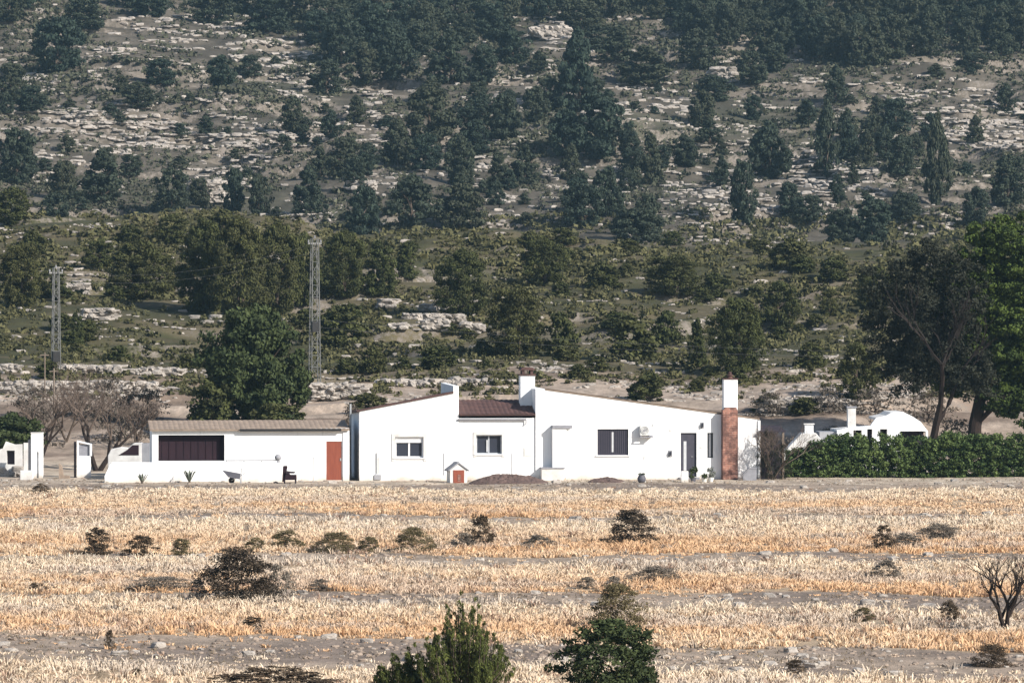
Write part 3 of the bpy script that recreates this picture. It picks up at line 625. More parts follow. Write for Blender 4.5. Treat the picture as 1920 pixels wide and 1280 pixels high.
# ------------------------------------------------------------------ bare trees
def bare(name, px, py, Y, hpx, spread, seed, lab, trunk_m, twig_m, depth=5, r0=.13, trunks=1, leafy=None, cat='tree', lean=0, gz=None, start=.32):
    x, y, z = at(px, py, Y); z = float(Z(x, y)) if gz is None else gz
    e = empty(name, (x, y, z), 0, lab, cat); H = hpx * Y / F; r = random.Random(seed); A = MB(); B = MB(); tips = []
    def grow(p, d, L, rad, lv):
        if lv > depth: tips.append(p); return
        n = 3; pts = [p]; q = np.array(p)
        for i in range(n):
            d = d + np.array([r.gauss(0, .12), r.gauss(0, .12), .03]); d /= np.linalg.norm(d); q = q + d * L / n; pts.append(tuple(q))
        (A if lv < 2 else B).tube(pts, [rad * (1 - .3 * i / n) for i in range(n + 1)], 6 if lv < 2 else 4 if lv < 3 else 3, cap=False)
        for k in range(r.choice([2, 3, 3]) if lv < depth - 1 else 3):
            a = r.uniform(0, 6.28); sp_ = spread * r.uniform(.5, 1.2)
            nd = d + np.array([math.cos(a) * sp_, math.sin(a) * sp_, r.uniform(-.1, .2)]); nd /= np.linalg.norm(nd)
            st = pts[-1] if k < 2 else pts[-2]
            grow(st, nd, L * r.uniform(.62, .84), rad * .58, lv + 1)
    for t in range(trunks):
        grow((r.uniform(-.1, .1) * (trunks > 1), 0, -.2), np.array([lean + (r.uniform(-.5, .5) if trunks > 1 else 0), 0, 1.]), H * start, r0, 0)
    A.build('trunk', trunk_m, e); B.build('twigs', twig_m, e)
    if leafy:
        mt, cnt, size, rad = leafy; P = np.array(tips)
        V, Fc, T = leaves(P[:, 0], P[:, 1], P[:, 2], np.full(len(P), rad), rad * .8, cnt, size, seed, None, .6)
        npmesh('crown', V, Fc, mt, T, e)
    return e
bare('dark_tree', 1748, 880, 269, 420, .5, 5, 'tall dark purple grey tree with a bare lower trunk left of the huge pine', M['darkbark'], M['darktwig'], 5, .26, 1, None, start=.27)
dt = [o for o in scene.objects if o.name == 'dark_tree'][0]; r = np.random.default_rng(5); s = 269 / F; P = []
for cx, cz, rx, rz, k in ((-5, 250, 75, 100, 160), (-50, 310, 54, 76, 100), (40, 190, 64, 68, 90), (-45, 170, 54, 54, 70), (50, 300, 60, 90, 100), (-88, 240, 44, 64, 50), (0, 380, 46, 40, 36), (80, 150, 50, 44, 34), (-100, 330, 40, 44, 14)):
    d = r.normal(0, 1, (k, 3)); d /= np.linalg.norm(d, axis=1)[:, None]; q = r.uniform(0, 1, k) ** .4
    P.append(np.stack([(cx + d[:, 0] * q * rx) * s, d[:, 1] * q * rx * s * 1.3, (cz + d[:, 2] * q * rz) * s], -1))
P = np.concatenate(P); rc = r.uniform(.25, .5, len(P)); V, Fc, T = leaves(P[:, 0], P[:, 1], P[:, 2], rc, rc * .8, 84, .08, 79, None, .6); npmesh('crown', V, Fc, M['darkleaf'], T, dt)
bare('bare_tree', 185, 905, 262, 165, .62, 8, 'bare brown tree with a forked trunk at the left end of the long white wall', M['darkbark'], M['twig'], 6, .16, 2, start=.34)
bare('bare_tree', 70, 905, 268, 150, .75, 9, 'bare grey tree behind the white pillar on the far left', M['darkbark'], M['twig'], 6, .12, 2, start=.32)
bare('bare_tree', 250, 905, 272, 110, .7, 12, 'bare brown tree behind the long white wall, left of the porch', M['bark'], M['twig'], 5, .08, 2, start=.32)
bare('bare_tree', 125, 905, 275, 160, .7, 15, 'bare grey brown tree between the two left pillars', M['bark'], M['twig'], 5, .08, 2, start=.32)
bare('bare_tree', 1712, 860, 268, 130, .6, 21, 'bare leaning trunk with few limbs behind the neighbouring white house', M['bark'], M['twig'], 4, .13, 1, lean=-.9, start=.36)
bare('bare_vine', 1448, 905, 250.8, 130, .85, 25, 'bare tangled vine over the dark lean-to at the right end of the house', M['bark'], M['twig'], 6, .06, 3, cat='vine', start=.3)
place('olive_tree', crown('crown', 310, M['holm'], 90, 46, .04, 'umbrella', .13, .35), [TRK[0]], 28, 905, 130, 104, 'dark evergreen tree leaning over the ruined wall at far left', Y=262)
BR = [crown('crown', 320 + i, M['drygrey2'], 60, 20, .045, 'mound', .16, 0, .7, 1, 3) for i in range(3)]
for i, (px, py, w, h, Y) in enumerate([(-5, 880, 90, 60, 271), (75, 880, 90, 76, 274), (225, 880, 100, 66, 275), (290, 870, 80, 46, 273), (60, 850, 110, 60, 282), (210, 850, 130, 80, 282), (275, 846, 90, 60, 282), (150, 846, 70, 40, 283), (1480, 870, 80, 60, 262), (1550, 800, 90, 46, 284), (1640, 800, 100, 50, 284), (1740, 810, 100, 60, 282), (660, 800, 60, 46, 279), (1440, 800, 80, 44, 284), (1560, 850, 90, 44, 274), (1800, 850, 100, 50, 276)]):
    side = 'left of the porch' if px < 400 else 'behind the left wing' if px < 700 else 'right of the house'
    place('leafless_bush', BR, STM, px, py, w, h, 'grey brown leafless bush in the thicket ' + side, 'bush', 'leafless bushes ' + side, Y=Y, seed=i)
for px, w, h, Y, lab in ((1440, 44, 92, 250.7, 'dark twiggy bush in front of the lean-to, left one'), (1466, 40, 66, 250.9, 'dark twiggy bush between the lean-to and the hedge')):
    place('leafless_bush', crown('crown', 330 + int(px), M['darkleaf'], 90, 40, .028, 'round', .12, .02, .8, 1, 4), STM, px, 900, w, h, lab, 'bush', Y=Y)
# ------------------------------------------------------------------ the long hedge
e = None
def hedge(px0, px1, top, Y, lab, seed):
    x0, _, _ = at(px0, 880, Y); x1, _, _ = at(px1, 880, Y); zb = float(Z((x0 + x1) / 2, Y)); r = np.random.default_rng(seed)
    e = empty('clipped_hedge', (x0, Y, zb), 0, lab, 'hedge'); n = int((x1 - x0) * 150)
    x = r.uniform(0, x1 - x0, n); d = r.uniform(-.8, .8, n); px = px0 + (px1 - px0) * x / (x1 - x0)
    tz = np.interp(px, *top); ht = (902 - tz) * Y / F + .42 * (vn(px / 16, px * 0, 5) - .5) + .22 * (vn(px / 5, px * 0 + 3, 6) - .5) + .05
    zz = ht * r.uniform(0, 1, n)
    V, Fc, T = leaves(x, d, zz - .05, r.uniform(.12, .34, n), r.uniform(.10, .24, n), 46, .06, seed + 1, np.clip(1.6 * (fbm(x / 1.1, zz / .7, 8) - .28) + r.uniform(-.3, .3, n), 0, 1), .55, 0, 1.4)
    V[:, 2] = np.maximum(V[:, 2], -.1)
    npmesh('foliage', V, Fc, M['hedge'], T, e)
    mb = MB(); rr = random.Random(3)
    for k in range(26):
        xx = (k + .5) * (x1 - x0) / 26; mb.tube([(xx, rr.uniform(-.2, .2), -.2), (xx + rr.uniform(-.1, .1), rr.uniform(-.2, .2), .9)], [.035, .02], 5)
    mb.build('stems', M['bark'], e)
hedge(1462, 2010, ([1462, 1475, 1500, 1540, 1600, 1760, 1930, 2010], [880, 858, 845, 832, 827, 826, 824, 822]), 254, 'long leafy dark green hedge at the right edge of the field', 41)
# ------------------------------------------------------------------ field shrubs
def shrub(px, py, w, h, mt, lab, seed, name='dry_shrub', shape='mound', leaf=.045, ncl=70, nlf=30, Y=None, cat='shrub', rcl=.15, up=0, asp=1.6, grp='shrubs in the field'):
    c = crown('crown', 400 + seed, mt, ncl, nlf, leaf, shape, rcl, 0, .6, up, asp)
    return place(name, c, STM, px, py, w, h, lab, cat, grp, dmin=100, seed=seed, Y=Y, sink=.03)
SH = [(180, 1040, 66, 46, 'drybush', 'round brown shrub, leftmost of the row at mid field'), (265, 1043, 66, 36, 'drybush', 'brown shrub second from the left in the mid field row'), (340, 1041, 46, 30, 'olivebush', 'small tan shrub third from the left in the mid field row'),
 (478, 1034, 40, 26, 'olivebush', 'low faint shrub left of the middle of the mid field row'), (535, 1030, 70, 34, 'olivebush', 'low wide olive shrub in the middle of the mid field row'), (628, 1036, 84, 36, 'olivebush', 'flat olive brown shrub right of the middle of the mid field row'), (692, 1036, 50, 28, 'olivebush', 'small olive shrub between two larger ones in the mid field row'),
 (775, 1034, 84, 42, 'olivebush', 'rounded brown shrub near the centre of the mid field row'), (868, 1030, 50, 30, 'drygrey', 'low grey shrub left of the spiky dark one'), (900, 1024, 60, 54, 'drybush', 'dark shrub with spiky branches near the centre of the field'), (1184, 1022, 106, 60, 'darkbrush', 'largest black brown shrub in the upper field, right of centre'),
 (1010, 1030, 70, 26, 'drygrey', 'low grey brown shrub left of the largest black brown shrub'), (1655, 1032, 50, 44, 'drybush', 'thin dark shrub in the upper right of the field'), (1700, 1026, 70, 26, 'drygrey', 'low rusty shrub at the upper right of the field'), (1760, 1008, 90, 26, 'drygrey', 'flat reddish shrub at the right of the field'),
 (445, 1128, 150, 92, 'darkbrush', 'big dark bush on the left of the field with a spread crown'), (520, 1122, 60, 56, 'drygrey', 'grey purple bush against the right side of the big dark bush'), (372, 1122, 40, 34, 'drygrey', 'grey tuft at the left side of the big dark bush'), (1158, 1180, 110, 80, 'olivebush', 'grey olive bush behind the small dark tree in front'),
 (1230, 1092, 110, 30, 'drygrey', 'flat dark shrub in the right centre of the field'), (1665, 1086, 60, 34, 'drygrey', 'flat grey brown shrub at the right, middle rows'), (1780, 1168, 44, 40, 'drybush', 'rusty shrub left of the small bare tree'), (1620, 1166, 44, 26, 'olivebush', 'olive brown tuft on the edge of the right soil strip'), (1860, 1250, 84, 40, 'drybush', 'brown shrub at the lower right corner of the field'),
 (1492, 1262, 44, 26, 'drybush', 'small brown tuft at the lower right centre'), (75, 925, 40, 18, 'drybush', 'little brown bush below the white pillar at the far left'), (72, 1108, 44, 16, 'drybush', 'little dark tuft on the soil at the left edge'), (475, 1178, 60, 20, 'drybush', 'rusty tuft in the grass below the big dark bush'), (206, 1218, 22, 34, 'drybush', 'dark stubby bush on the soil at the lower left'),
 (1150, 1112, 40, 30, 'drygrey', 'grey tuft above the small dark tree in front'), (600, 1108, 50, 22, 'drygrey', 'low grey tuft right of the big dark bush'), (300, 1105, 120, 24, 'drygrey', 'wide low grey tuft on the soil left of the big dark bush'), (255, 1272, 34, 18, 'drybush', 'small dark tuft at the bottom left'), (1100, 1104, 40, 22, 'drygrey', 'low tuft left of the grey tuft in the centre')]
for i, (px, py, w, h, mt, lab) in enumerate(SH):
    shrub(px, py, w * 1.06, h * 1.08, M[mt], lab, i, leaf=.034 if w < 80 else .022, ncl=70 if w < 80 else 160, nlf=50, rcl=.13, up=.4, asp=2.2)
shrub(510, 1318, 290, 66, M['drybush'], 'wide brown green shrub cut by the bottom edge, left of the young pine', 50, leaf=.016, ncl=260, nlf=50, rcl=.07)
def spiky(px, py, Y, w, h, lab, mt, seed, n=64):
    """young pine: upright candles of needles on rising shoots"""
    x, y, z = at(px, py, Y); z = float(Z(x, y)); s = Y / F; W, Hh = w * s, h * s
    e = empty('young_pine', (x, y, z), 0, lab, 'tree'); r = np.random.default_rng(seed); mb = MB(); P = []; RR = []
    mb.tube([(0, 0, -.2), (.03, 0, Hh * .4), (0, .02, Hh * .86)], [.06, .045, .012], 6)
    for k in range(n):
        a = r.uniform(0, 6.28); q = r.uniform() ** .6; R = W * .54 * q
        ztop = Hh * (1 - q ** 2 * .52) * r.uniform(.58, 1.0); z0 = ztop * r.uniform(.12, .4)
        b_ = np.array([math.cos(a) * R * .45, math.sin(a) * R * .45, z0]); t_ = np.array([math.cos(a) * R, math.sin(a) * R, ztop]); m_ = (b_ + t_) / 2 + np.array([math.cos(a), math.sin(a), 0]) * R * .18
        mb.tube([b_, m_, t_], [.018, .013, .005], 4)
        for t in np.linspace(.12, 1.0, 11):
            c = (1 - t) ** 2 * b_ + 2 * t * (1 - t) * m_ + t * t * t_; P.append(c + r.normal(0, .035, 3)); RR.append(.15 * (1.2 - t * .88))
    P = np.array(P); RR = np.array(RR)
    V, Fc, T = leaves(P[:, 0], P[:, 1], P[:, 2], RR, RR * 1.1, 40, .05, seed, None, .9, up=1, asp=5)
    mb.build('trunk', M['bark'], e); npmesh('crown', V, Fc, mt, T, e)
spiky(868, 1330, 117, 190, 224, 'young green pine with upright shoots at the bottom centre', M['pine_fore'], 61, 70)
spiky(770, 1330, 118, 150, 116, 'lower spreading young pine at the left foot of the taller one', M['pine_fore'], 62, 46)
shrub(1148, 1330, 206, 172, M['holm'], 'small dense dark green tree at the bottom right of centre', 63, name='holm_oak', shape='round', leaf=.020, ncl=230, nlf=70, rcl=.10, cat='tree', Y=117, grp=None)
bare('bare_sapling', 1884, 1182, 144, 150, .6, 33, 'small bare leafless tree standing at the right edge of the field', M['darkbark'], M['darktwig'], 5, .085, 2, start=.36)
# ------------------------------------------------------------------ frames: solve picture points onto a wall plane
class Frame:
    def __init__(s, px, Y, deg, z=0.0):
        s.X, s.Y = at(px, 640, Y)[0], Y; s.c, s.s = math.cos(math.radians(deg)), math.sin(math.radians(deg)); s.z = z; s.rz = math.radians(deg)
    def __call__(s, px, py=None, ly=0.0):
        a, b, c = ray(px, 640 if py is None else py)
        # point = O + lx*(c,s) + ly*(-s,c)
        ox, oy = s.X - ly * s.s, s.Y + ly * s.c
        t_ = a / b; lx = (t_ * oy - ox) / (s.c - t_ * s.s)
        if py is None: return lx
        Yw = oy + lx * s.s; return lx, ZC + c * Yw / b - s.z
    def empty(s, name, lab, cat, grp=None): return empty(name, (s.X, s.Y, s.z), s.rz, lab, cat, grp)
HF = Frame(1010, 250.5, 5.5)
X = lambda px, ly=0: HF(px, None, ly)
P2 = lambda px, py, ly=0: HF(px, py, ly)
Zz = lambda py, px=1000, ly=0: HF(px, py, ly)[1]
def rect(p0, p1, q0, q1, ly=0):
    a = P2(p0, q1, ly); b = P2(p1, q0, ly); return a[0], b[0], a[1], b[1]
def tiles(mb, x0, x1, y0, y1, z0, z1, per=.24, amp=.035, along='y', step=.04):
    """barrel tiles as a ribbed sheet sloping from z0 (front/left) to z1"""
    n = max(4, int(abs((x1 - x0) if along == 'y' else (y1 - y0)) / step)); m = 2 + int(abs((y1 - y0) if along == 'y' else (x1 - x0)) / .4); b = len(mb.v)
    for j in range(m + 1):
        v = j / m
        for i in range(n + 1):
            u = i / n
            if along == 'y': x = x0 + (x1 - x0) * u; y = y0 + (y1 - y0) * v; k = x
            else: y = y0 + (y1 - y0) * u; x = x0 + (x1 - x0) * v; k = y
            z = z0 + (z1 - z0) * v + amp * abs(math.sin(math.pi * k / per)) * 1.5 + ((j % 2) * .012)
            mb.v.append((x, y, z))
    for j in range(m):
        for i in range(n):
            q = b + j * (n + 1) + i; mb.f.append((q, q + 1, q + n + 2, q + n + 1))
# ================================================================== farmhouse
house = HF.empty('farmhouse', 'long white single storey farmhouse with two sloping wings and two chimneys', 'house')
W, D = M['white'], 7.5
def hpart(mb, name, mt, parent=house, **k): return mb.build(name, mt, parent, **k)
# openings
w1 = rect(741, 794, 828, 858); w2 = rect(893, 941, 815, 851); w3 = rect(1120, 1178, 804, 853); dr = rect(1276, 1306, 811, 899); w4 = rect(1326, 1337, 811, 858)
w1 = (w1[0], w1[1], w1[2], Zz(818))
dr = (dr[0], dr[1], .12, dr[3])
# left wing
xa, xb = X(674), X(860); top = [P2(674, 771), P2(850, 737)]; zt0, zt1 = top[0][1], top[1][1]; xm = top[1][0]
mb = MB(); mb.wall([(xa, zt0), (xm, zt1)], [w1], 0, .3)
mb.box(xm, xb, -.03, D, -.3, Zz(723)); mb.wall([(xa, zt0 - .3), (xm, zt1 - .3)], [], D - .25, D); mb.prismx([(.3, -.3), (D - .25, -.3), (D - .25, zt0 - .32), (.3, zt0 - .03)], xa, xa + .25)
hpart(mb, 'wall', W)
mb = MB(); mb.prism([(xa - .14, zt0 + .003 - .02), (xm - .002, zt1 + .003), (xm - .002, zt1 + .10), (xa - .14, zt0 + .05)], -.07, D + .1); mb.v = [(x, y, z - .036 * max(0, y)) for x, y, z in mb.v]; hpart(mb, 'roof', M['terracotta'])
# middle block under the tiled roof
xc, xd = X(861), X(1004); ze = Zz(783)
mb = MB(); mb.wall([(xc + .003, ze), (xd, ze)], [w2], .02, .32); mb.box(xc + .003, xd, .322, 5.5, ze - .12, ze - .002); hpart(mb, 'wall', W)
zr = Zz(750, 930, 3.0); zf = Zz(777, 930, -.12)
mb = MB(); tiles(mb, xc + .004, xd - .003, -.14, 3.0, zf, zr, .24, .018); tiles(mb, xc + .004, xd - .003, 3.0, 6.2, zr, zf, .24, .018)
mb.prismx([(-.13, zf - .05), (-.13, zf - .005), (3.0, zr - .005), (6.2, zf - .005), (6.2, zf - .05), (3.0, zr - .06)], xc + .004, xd - .003)
rf = hpart(mb, 'roof', M['terracotta'])
mb = MB(); g0 = P2(858, 786); g1 = P2(986, 786)
mb.tube([(g0[0], -.09, g0[1]), (g1[0], -.09, g1[1])], .045, 8); mb.tube([(g1[0], -.09, g1[1]), (g1[0], -.09, g1[1] - .22), (g1[0] - .1, -.05, g1[1] - .28)], .03, 6); hpart(mb, 'eave_strip', M['pale_cap'])  # gutter of the middle roof with a short spout
# right wing
xe, xf = X(1004), X(1352); pk = P2(1012, 729); lo = P2(1352, 777)
mb = MB(); mb.wall([(pk[0] + .25, P2(1020, 731)[1]), (xf, lo[1])], [w3, dr, w4], -.04, .28)
mb.box(xe + .002, pk[0] + .25, -.06, D + .3, -.3, pk[1])
mb.wall([(pk[0] + .25, pk[1] - .4), (X(1420), P2(1420, 786)[1] - .3)], [], D, D + .25)
mb.wall([(X(1384), P2(1384, 779)[1]), (X(1420), P2(1420, 786)[1])], [], -.04, .28)
mb.prismx([(.28, -.3), (D, -.3), (D, P2(1420, 787)[1] - .32), (.28, P2(1420, 787)[1] - .03)], X(1420) - .25, X(1420))
mb.wall([(xf, lo[1]), (X(1384), P2(1384, 779)[1])], [], .0, .28)
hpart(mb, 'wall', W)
sl = (P2(1420, 786)[1] - P2(1020, 731)[1]) / (X(1420) - X(1020))
mb = MB(); x0, x1 = pk[0] + .253, X(1424); z0 = P2(1020, 731)[1] + .004; z1 = z0 + sl * (x1 - x0)
mb.prism([(x0, z0), (x1, z1), (x1, z1 + .05), (x0, z0 + .05)], -.07, D + .4); tiles(mb, x0, x1, -.06, D + .38, z0 + .055, z1 + .055, .24, .02, 'x'); mb.v = [(x, y, z - .036 * max(0, y)) for x, y, z in mb.v]
hpart(mb, 'roof', M['tan_tile'])
# left chimney on the middle roof
a = P2(976, 760, 1.7); b = P2(1003, 704, 1.7); ch = MB().box(a[0], b[0], 1.7, 2.6, zf, b[1]).build('chimney', W, house, bevel=.01)
mb = MB().box(a[0] - .05, b[0] + .05, 1.65, 2.65, b[1] + .002, b[1] + .07)
for dx in (.08, .5): mb.box(a[0] + dx, a[0] + dx + .13, 1.72, 2.58, b[1] + .07, b[1] + .27)
mb.prism([(a[0] - .04, b[1] + .272), (b[0] + .04, b[1] + .272), (b[0] - .1, b[1] + .40), (a[0] + .1, b[1] + .40)], 1.66, 2.64); mb.build('cowl', M['terracotta'], ch)
# right chimney over the brick breast
a = P2(1357, 772, -.30); b = P2(1383, 711, -.30); ch2 = MB().box(a[0], b[0], -.32, .26, a[1], b[1]).build('chimney', W, house, bevel=.01)
mb = MB().box(a[0] - .04, b[0] + .04, -.36, .30, b[1] + .002, b[1] + .05); cx = (a[0] + b[0]) / 2
mb.lathe([(.14, 0), (.12, .12), (.17, .13), (.17, .17), (.08, .2), (.10, .28), (.02, .33)], (cx, -.03, b[1] + .05)); mb.build('cowl', M['terracotta'], ch2)
a = P2(1355, 897, -.52); b = P2(1383, 768, -.52)
MB().box(a[0], b[0], -.56, -.043, -.3, b[1]).prism([(a[0] + .05, b[1] + .002), (b[0] - .03, b[1] + .002), (b[0] - .06, b[1] + .12), (a[0] + .1, b[1] + .12)], -.54, -.335).build('chimney_breast', M['brick'], house, bevel=.008)
# windows ------------------------------------------------
def window(r, fr, ft=.06, mull=1, depth=.14, glass='glass', sill=True, y0=0, shutter=None, name='window'):
    x0, x1, z0, z1 = r; y = y0 + depth; mb = MB()
    mb.box(x0, x1, y, y + .05, z0, z0 + ft).box(x0, x1, y, y + .05, z1 - ft, z1).box(x0, x0 + ft, y, y + .05, z0 + ft, z1 - ft).box(x1 - ft, x1, y, y + .05, z0 + ft, z1 - ft)
    for k in range(mull): xc_ = x0 + (x1 - x0) * (k + 1) / (mull + 1); mb.box(xc_ - ft * .6, xc_ + ft * .6, y - .003, y + .05, z0 + ft, z1 - ft)
    w = mb.build(name, fr, house); MB().box(x0 + ft, x1 - ft, y + .02, y + .03, z0 + ft, z1 - ft).build('pane', M[glass], w)
    if sill: MB().box(x0 - .1, x1 + .1, y0 - .07, y0 + depth - .002, z0 - .055, z0 - .002).build('sill', M['frame_white'], w)
    return w
def surround(r, t, y, mt, w, top=True):
    x0, x1, z0, z1 = r; mb = MB()
    mb.box(x0 - t, x0 - .002, y, y + .06, z0 - t, z1 + t).box(x1 + .002, x1 + t, y, y + .06, z0 - t, z1 + t).box(x0 - .002, x1 + .002, y, y + .06, z1 + .002, z1 + t)
    return mb.build('surround', mt, w)
ww = window(w1, M['frame_white'], .07, 1, .15)
bz = Zz(829); MB().box(w1[0] + .02, w1[1] - .02, .10, .146, bz, w1[3] - .005).build('shutter_box', M['frame_white'], ww)
surround(w1, .17, -.035, M['oldwhite'], ww)
ww = window(w2, M['frame_grey'], .06, 1, .16, y0=.02); surround(w2, .15, -.015, M['oldwhite'], ww)
xm2 = (w2[0] + w2[1]) / 2
MB().box(xm2 - .12, xm2 - .05, .14, .16, w2[2] + .1, w2[3] - .25).box(w2[0] + .1, xm2 - .2, .215, .225, w2[2] + .06, w2[3] - .07).build('curtain', M['curtain'], ww)
ww = window(w3, M['shutter'], .06, 1, .10, y0=-.04)
mb = MB(); xm3 = (w3[0] + w3[1]) / 2
n = 7
for sgn in (-1, 1):
    for k in range(n):
        x0 = w3[0] + .07 + k * .095 if sgn < 0 else xm3 + .08 + k * .095
        mb.box(x0, x0 + .06, .045, .058, w3[2] + .07, w3[3] - .07)
mb.build('shutter', M['shutter'], ww); MB().box(xm3 - .05, xm3 + .04, .035, .055, w3[2] + .15, w3[3] - .15).build('curtain', M['curtain'], ww)
ww = window(w4, M['black'], .03, 0, .10, y0=-.04, sill=False); MB().box(w4[0] + .09, w4[0] + .19, .04, .055, w4[2] + .05, w4[3] - .06).build('curtain', M['curtain'], ww)
# door
x0, x1, z0, z1 = dr; mb = MB().box(x0, x1, .06, .11, z0, z1); dd = mb.build('door', M['grey_door'], house)
MB().box(x0 + .16, x0 + .30, .045, .058, z0 + .2, z1 - .42).build('pane', M['curtain'], dd)
MB().tube([(x1 - .17, .055, z0 + 1.0), (x1 - .17, .01, z0 + 1.0), (x1 - .27, .01, z0 + 1.0)], .012, 6).build('handle', M['metal'], dd)
MB().box(x0 - .1, x1 + .1, -.42, -.045, -.2, .10).build('doorstep', M['pale_cap'], house)
# projecting box with its slab, and the bench below
a = P2(1036, 893, -.5); b = P2(1062, 803, -.5); MB().box(a[0], b[0], -.5, -.062, .55, b[1]).build('buttress', W, house, bevel=.01)
a1 = P2(1036, 806, -.55); b1 = P2(1073, 797, -.55); MB().box(a1[0], b1[0], -.56, -.062, b[1] + .003, b1[1]).build('slab', M['pale_cap'], house, bevel=.01)
a = P2(1016, 897, -.8); b = P2(1059, 876, -.8); MB().box(a[0], b[0] - .05, -.78, -.062, -.2, b[1] - .06).build('bench', M['oldwhite'], house); MB().box(a[0] - .03, b[0], -.82, -.062, b[1] - .058, b[1]).build('bench_top', M['pale_cap'], house)
# small fittings
a = P2(1200, 816, -.35); b = P2(1220, 797, -.35); ac = MB().box(a[0], b[0], -.42, -.10, a[1], b[1]).build('air_conditioner', M['cream'], house, bevel=.015)
mb = MB(); cx, cz, rr = (a[0] + b[0]) / 2 - .05, (a[1] + b[1]) / 2, .19
for q in (rr, rr * .66, rr * .33): mb.tube([(cx + q * math.cos(t), -.435, cz + q * math.sin(t)) for t in np.linspace(0, 6.2832, 17)], .010, 4)
mb.wheel((cx, -.425, cz), .06, .02); mb.build('fan_grille', M['grey_wall'], ac)
MB().box(a[0] + .02, a[0] + .06, -.44, -.05, a[1] - .09, a[1] - .002).box(b[0] + .1, b[0] - .1, -.44, -.05, a[1] - .09, a[1] - .002).box(a[0], b[0] + .12, -.46, -.42, a[1] - .10, a[1] - .06).build('bracket', M['pale_cap'], ac)
mb = MB(); c0 = P2(1224, 799, -.05); mb.tube([(b[0], -.2, b[1] - .12), (c0[0], -.09, c0[1] - .1), (c0[0], -.08, c0[1] + .12)], .025, 6); mb.build('pipe', M['cream'], ac)
for (px, py, w, h) in ((1317, 797, .16, .30), (1257, 850, .20, .32)):
    c0 = P2(px, py, -.1); l = MB().box(c0[0] - w / 2, c0[0] + w / 2, -.07, -.042, c0[1] - h / 2, c0[1] + h / 2).build('wall_lamp', M['grey_wall'], house)
    MB().lathe([(.03, -.1), (.06, -.08), (.07, .08), (.02, .12)], (c0[0], -.14, c0[1]), 8).build('lamp_glass', M['glass'], l)
c0 = P2(990, 847); MB().box(c0[0] - .22, c0[0] + .22, -.0, .018, c0[1] - .22, c0[1] + .22).box(c0[0] - .17, c0[0] + .17, -.012, -.001, c0[1] - .17, c0[1] + .17).build('meter_box', M['cream'], house)
for px, py in ((1257, 806), (1315, 838)):
    c0 = P2(px, py); MB().box(c0[0] - .07, c0[0] + .07, -.07, -.042, c0[1] - .06, c0[1] + .06).build('junction_box', M['cream'], house)
a = P2(707, 848); MB().tube([(a[0], -.05, a[1]), (a[0], -.05, .35)], .03, 6).tube([(a[0] + .09, -.05, a[1] - .2), (a[0] + .09, -.05, .35)], .018, 5).build('downpipe', M['cream'], house)
c0 = P2(708, 897); mb = MB().box(c0[0] - .17, c0[0] + .17, -.06, -.002, .04, .28)
mb.build('vent', M['grey_wall'], house); a = P2(833, 850); 
for px in (832, 960):
    a = P2(px, 849); MB().tube([(a[0], -.02, a[1]), (a[0], -.02, .25)], .012, 5).build('cable', M['pale_cap'], house)
a = P2(658, 900, 1.0)
MB().tube([(X(657, 1.5), 1.5, -.2), (X(657, 1.5), 1.5, Zz(757, 657, 1.5))], .05, 8).build('flue', M['metal'], house)
# right end pilaster + dark lean-to
a = P2(1421, 893, -.1); b = P2(1425, 788, -.1); MB().box(a[0], b[0] + .02, -.10, .26, -.3, b[1]).build('pilaster', W, house)
def thing_at(name, px, Y, lab, cat, grp=None, rz=0.0):
    x = at(px, 640, Y)[0]; return empty(name, (x, Y, float(Z(x, Y))), rz, lab, cat, grp)
S = 251 / F
lt = thing_at('lean_to', 1446, 251.6, 'lean-to shed with deep shade painted into its boards at the right end of the farmhouse', 'shed', rz=HF.rz)
mb = MB()
for k in range(8): mb.box(-.5 + k * .131, -.5 + k * .131 + .122, 0, .04, -.1, 1.75 + .04 * (k % 3))
mb.build('shade_boards', M['dark'], lt)  # near-black boards paint the shadowed region behind the vine
for x in (-.56, .60): MB().box(x - .05, x + .05, -.06, .06, -.1, 2.3).build('post', M['wood'], lt)
MB().prismx([(-.35, 2.33), (1.9, 2.55), (1.9, 2.60), (-.35, 2.38)], -.6, .68).build('roof', M['dark'], lt)
MB().box(-.5, .55, 1.7, 1.76, -.1, 2.4).build('shade_back', M['dark'], lt)  # dark sheet for the shade at the back
# ================================================================== porch building on the left
shed = HF.empty('porch_building', 'low white outbuilding with a tiled roof, an open dark porch and a red brown door', 'outbuilding')
op = rect(297, 421, 815, 864); sd = rect(612, 641, 827, 902); sd = (sd[0], sd[1], .02, sd[3])
xs0, xs1 = X(285), X(655); zt = Zz(806, 450)
mb = MB(); mb.wall([(xs0, zt), (xs1, zt + .08)], [op, sd], .05, .3); mb.box(xs0, xs0 + .25, .3, 4.2, -.3, zt - .02); mb.box(xs0, xs1, 4.2, 4.45, -.3, zt + .2)
mb.build('wall', W, shed)
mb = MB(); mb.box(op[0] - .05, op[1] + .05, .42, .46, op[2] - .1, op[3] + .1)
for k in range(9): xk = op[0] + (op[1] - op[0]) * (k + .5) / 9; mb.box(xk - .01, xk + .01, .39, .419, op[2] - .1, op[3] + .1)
mb.build('brown_shade', M['brown_shade'], shed)  # dark sheet painted as the shade inside the open porch
zr = Zz(788, 460, 3.6); zf2 = Zz(805, 460, -.2)
mb = MB(); tiles(mb, xs0 - .12, xs1 - .01, -.16, 3.6, zf2, zr, .25, .010); tiles(mb, xs0 - .12, xs1 - .01, 3.6, 4.6, zr, zr - .15, .24, .010)
mb.prismx([(-.15, zf2 - .06), (-.15, zf2 - .004), (3.6, zr - .004), (4.6, zr - .154), (4.6, zr - .21), (3.6, zr - .07)], xs0 - .12, xs1 - .01); mb.build('roof', M['tan_tile'], shed)
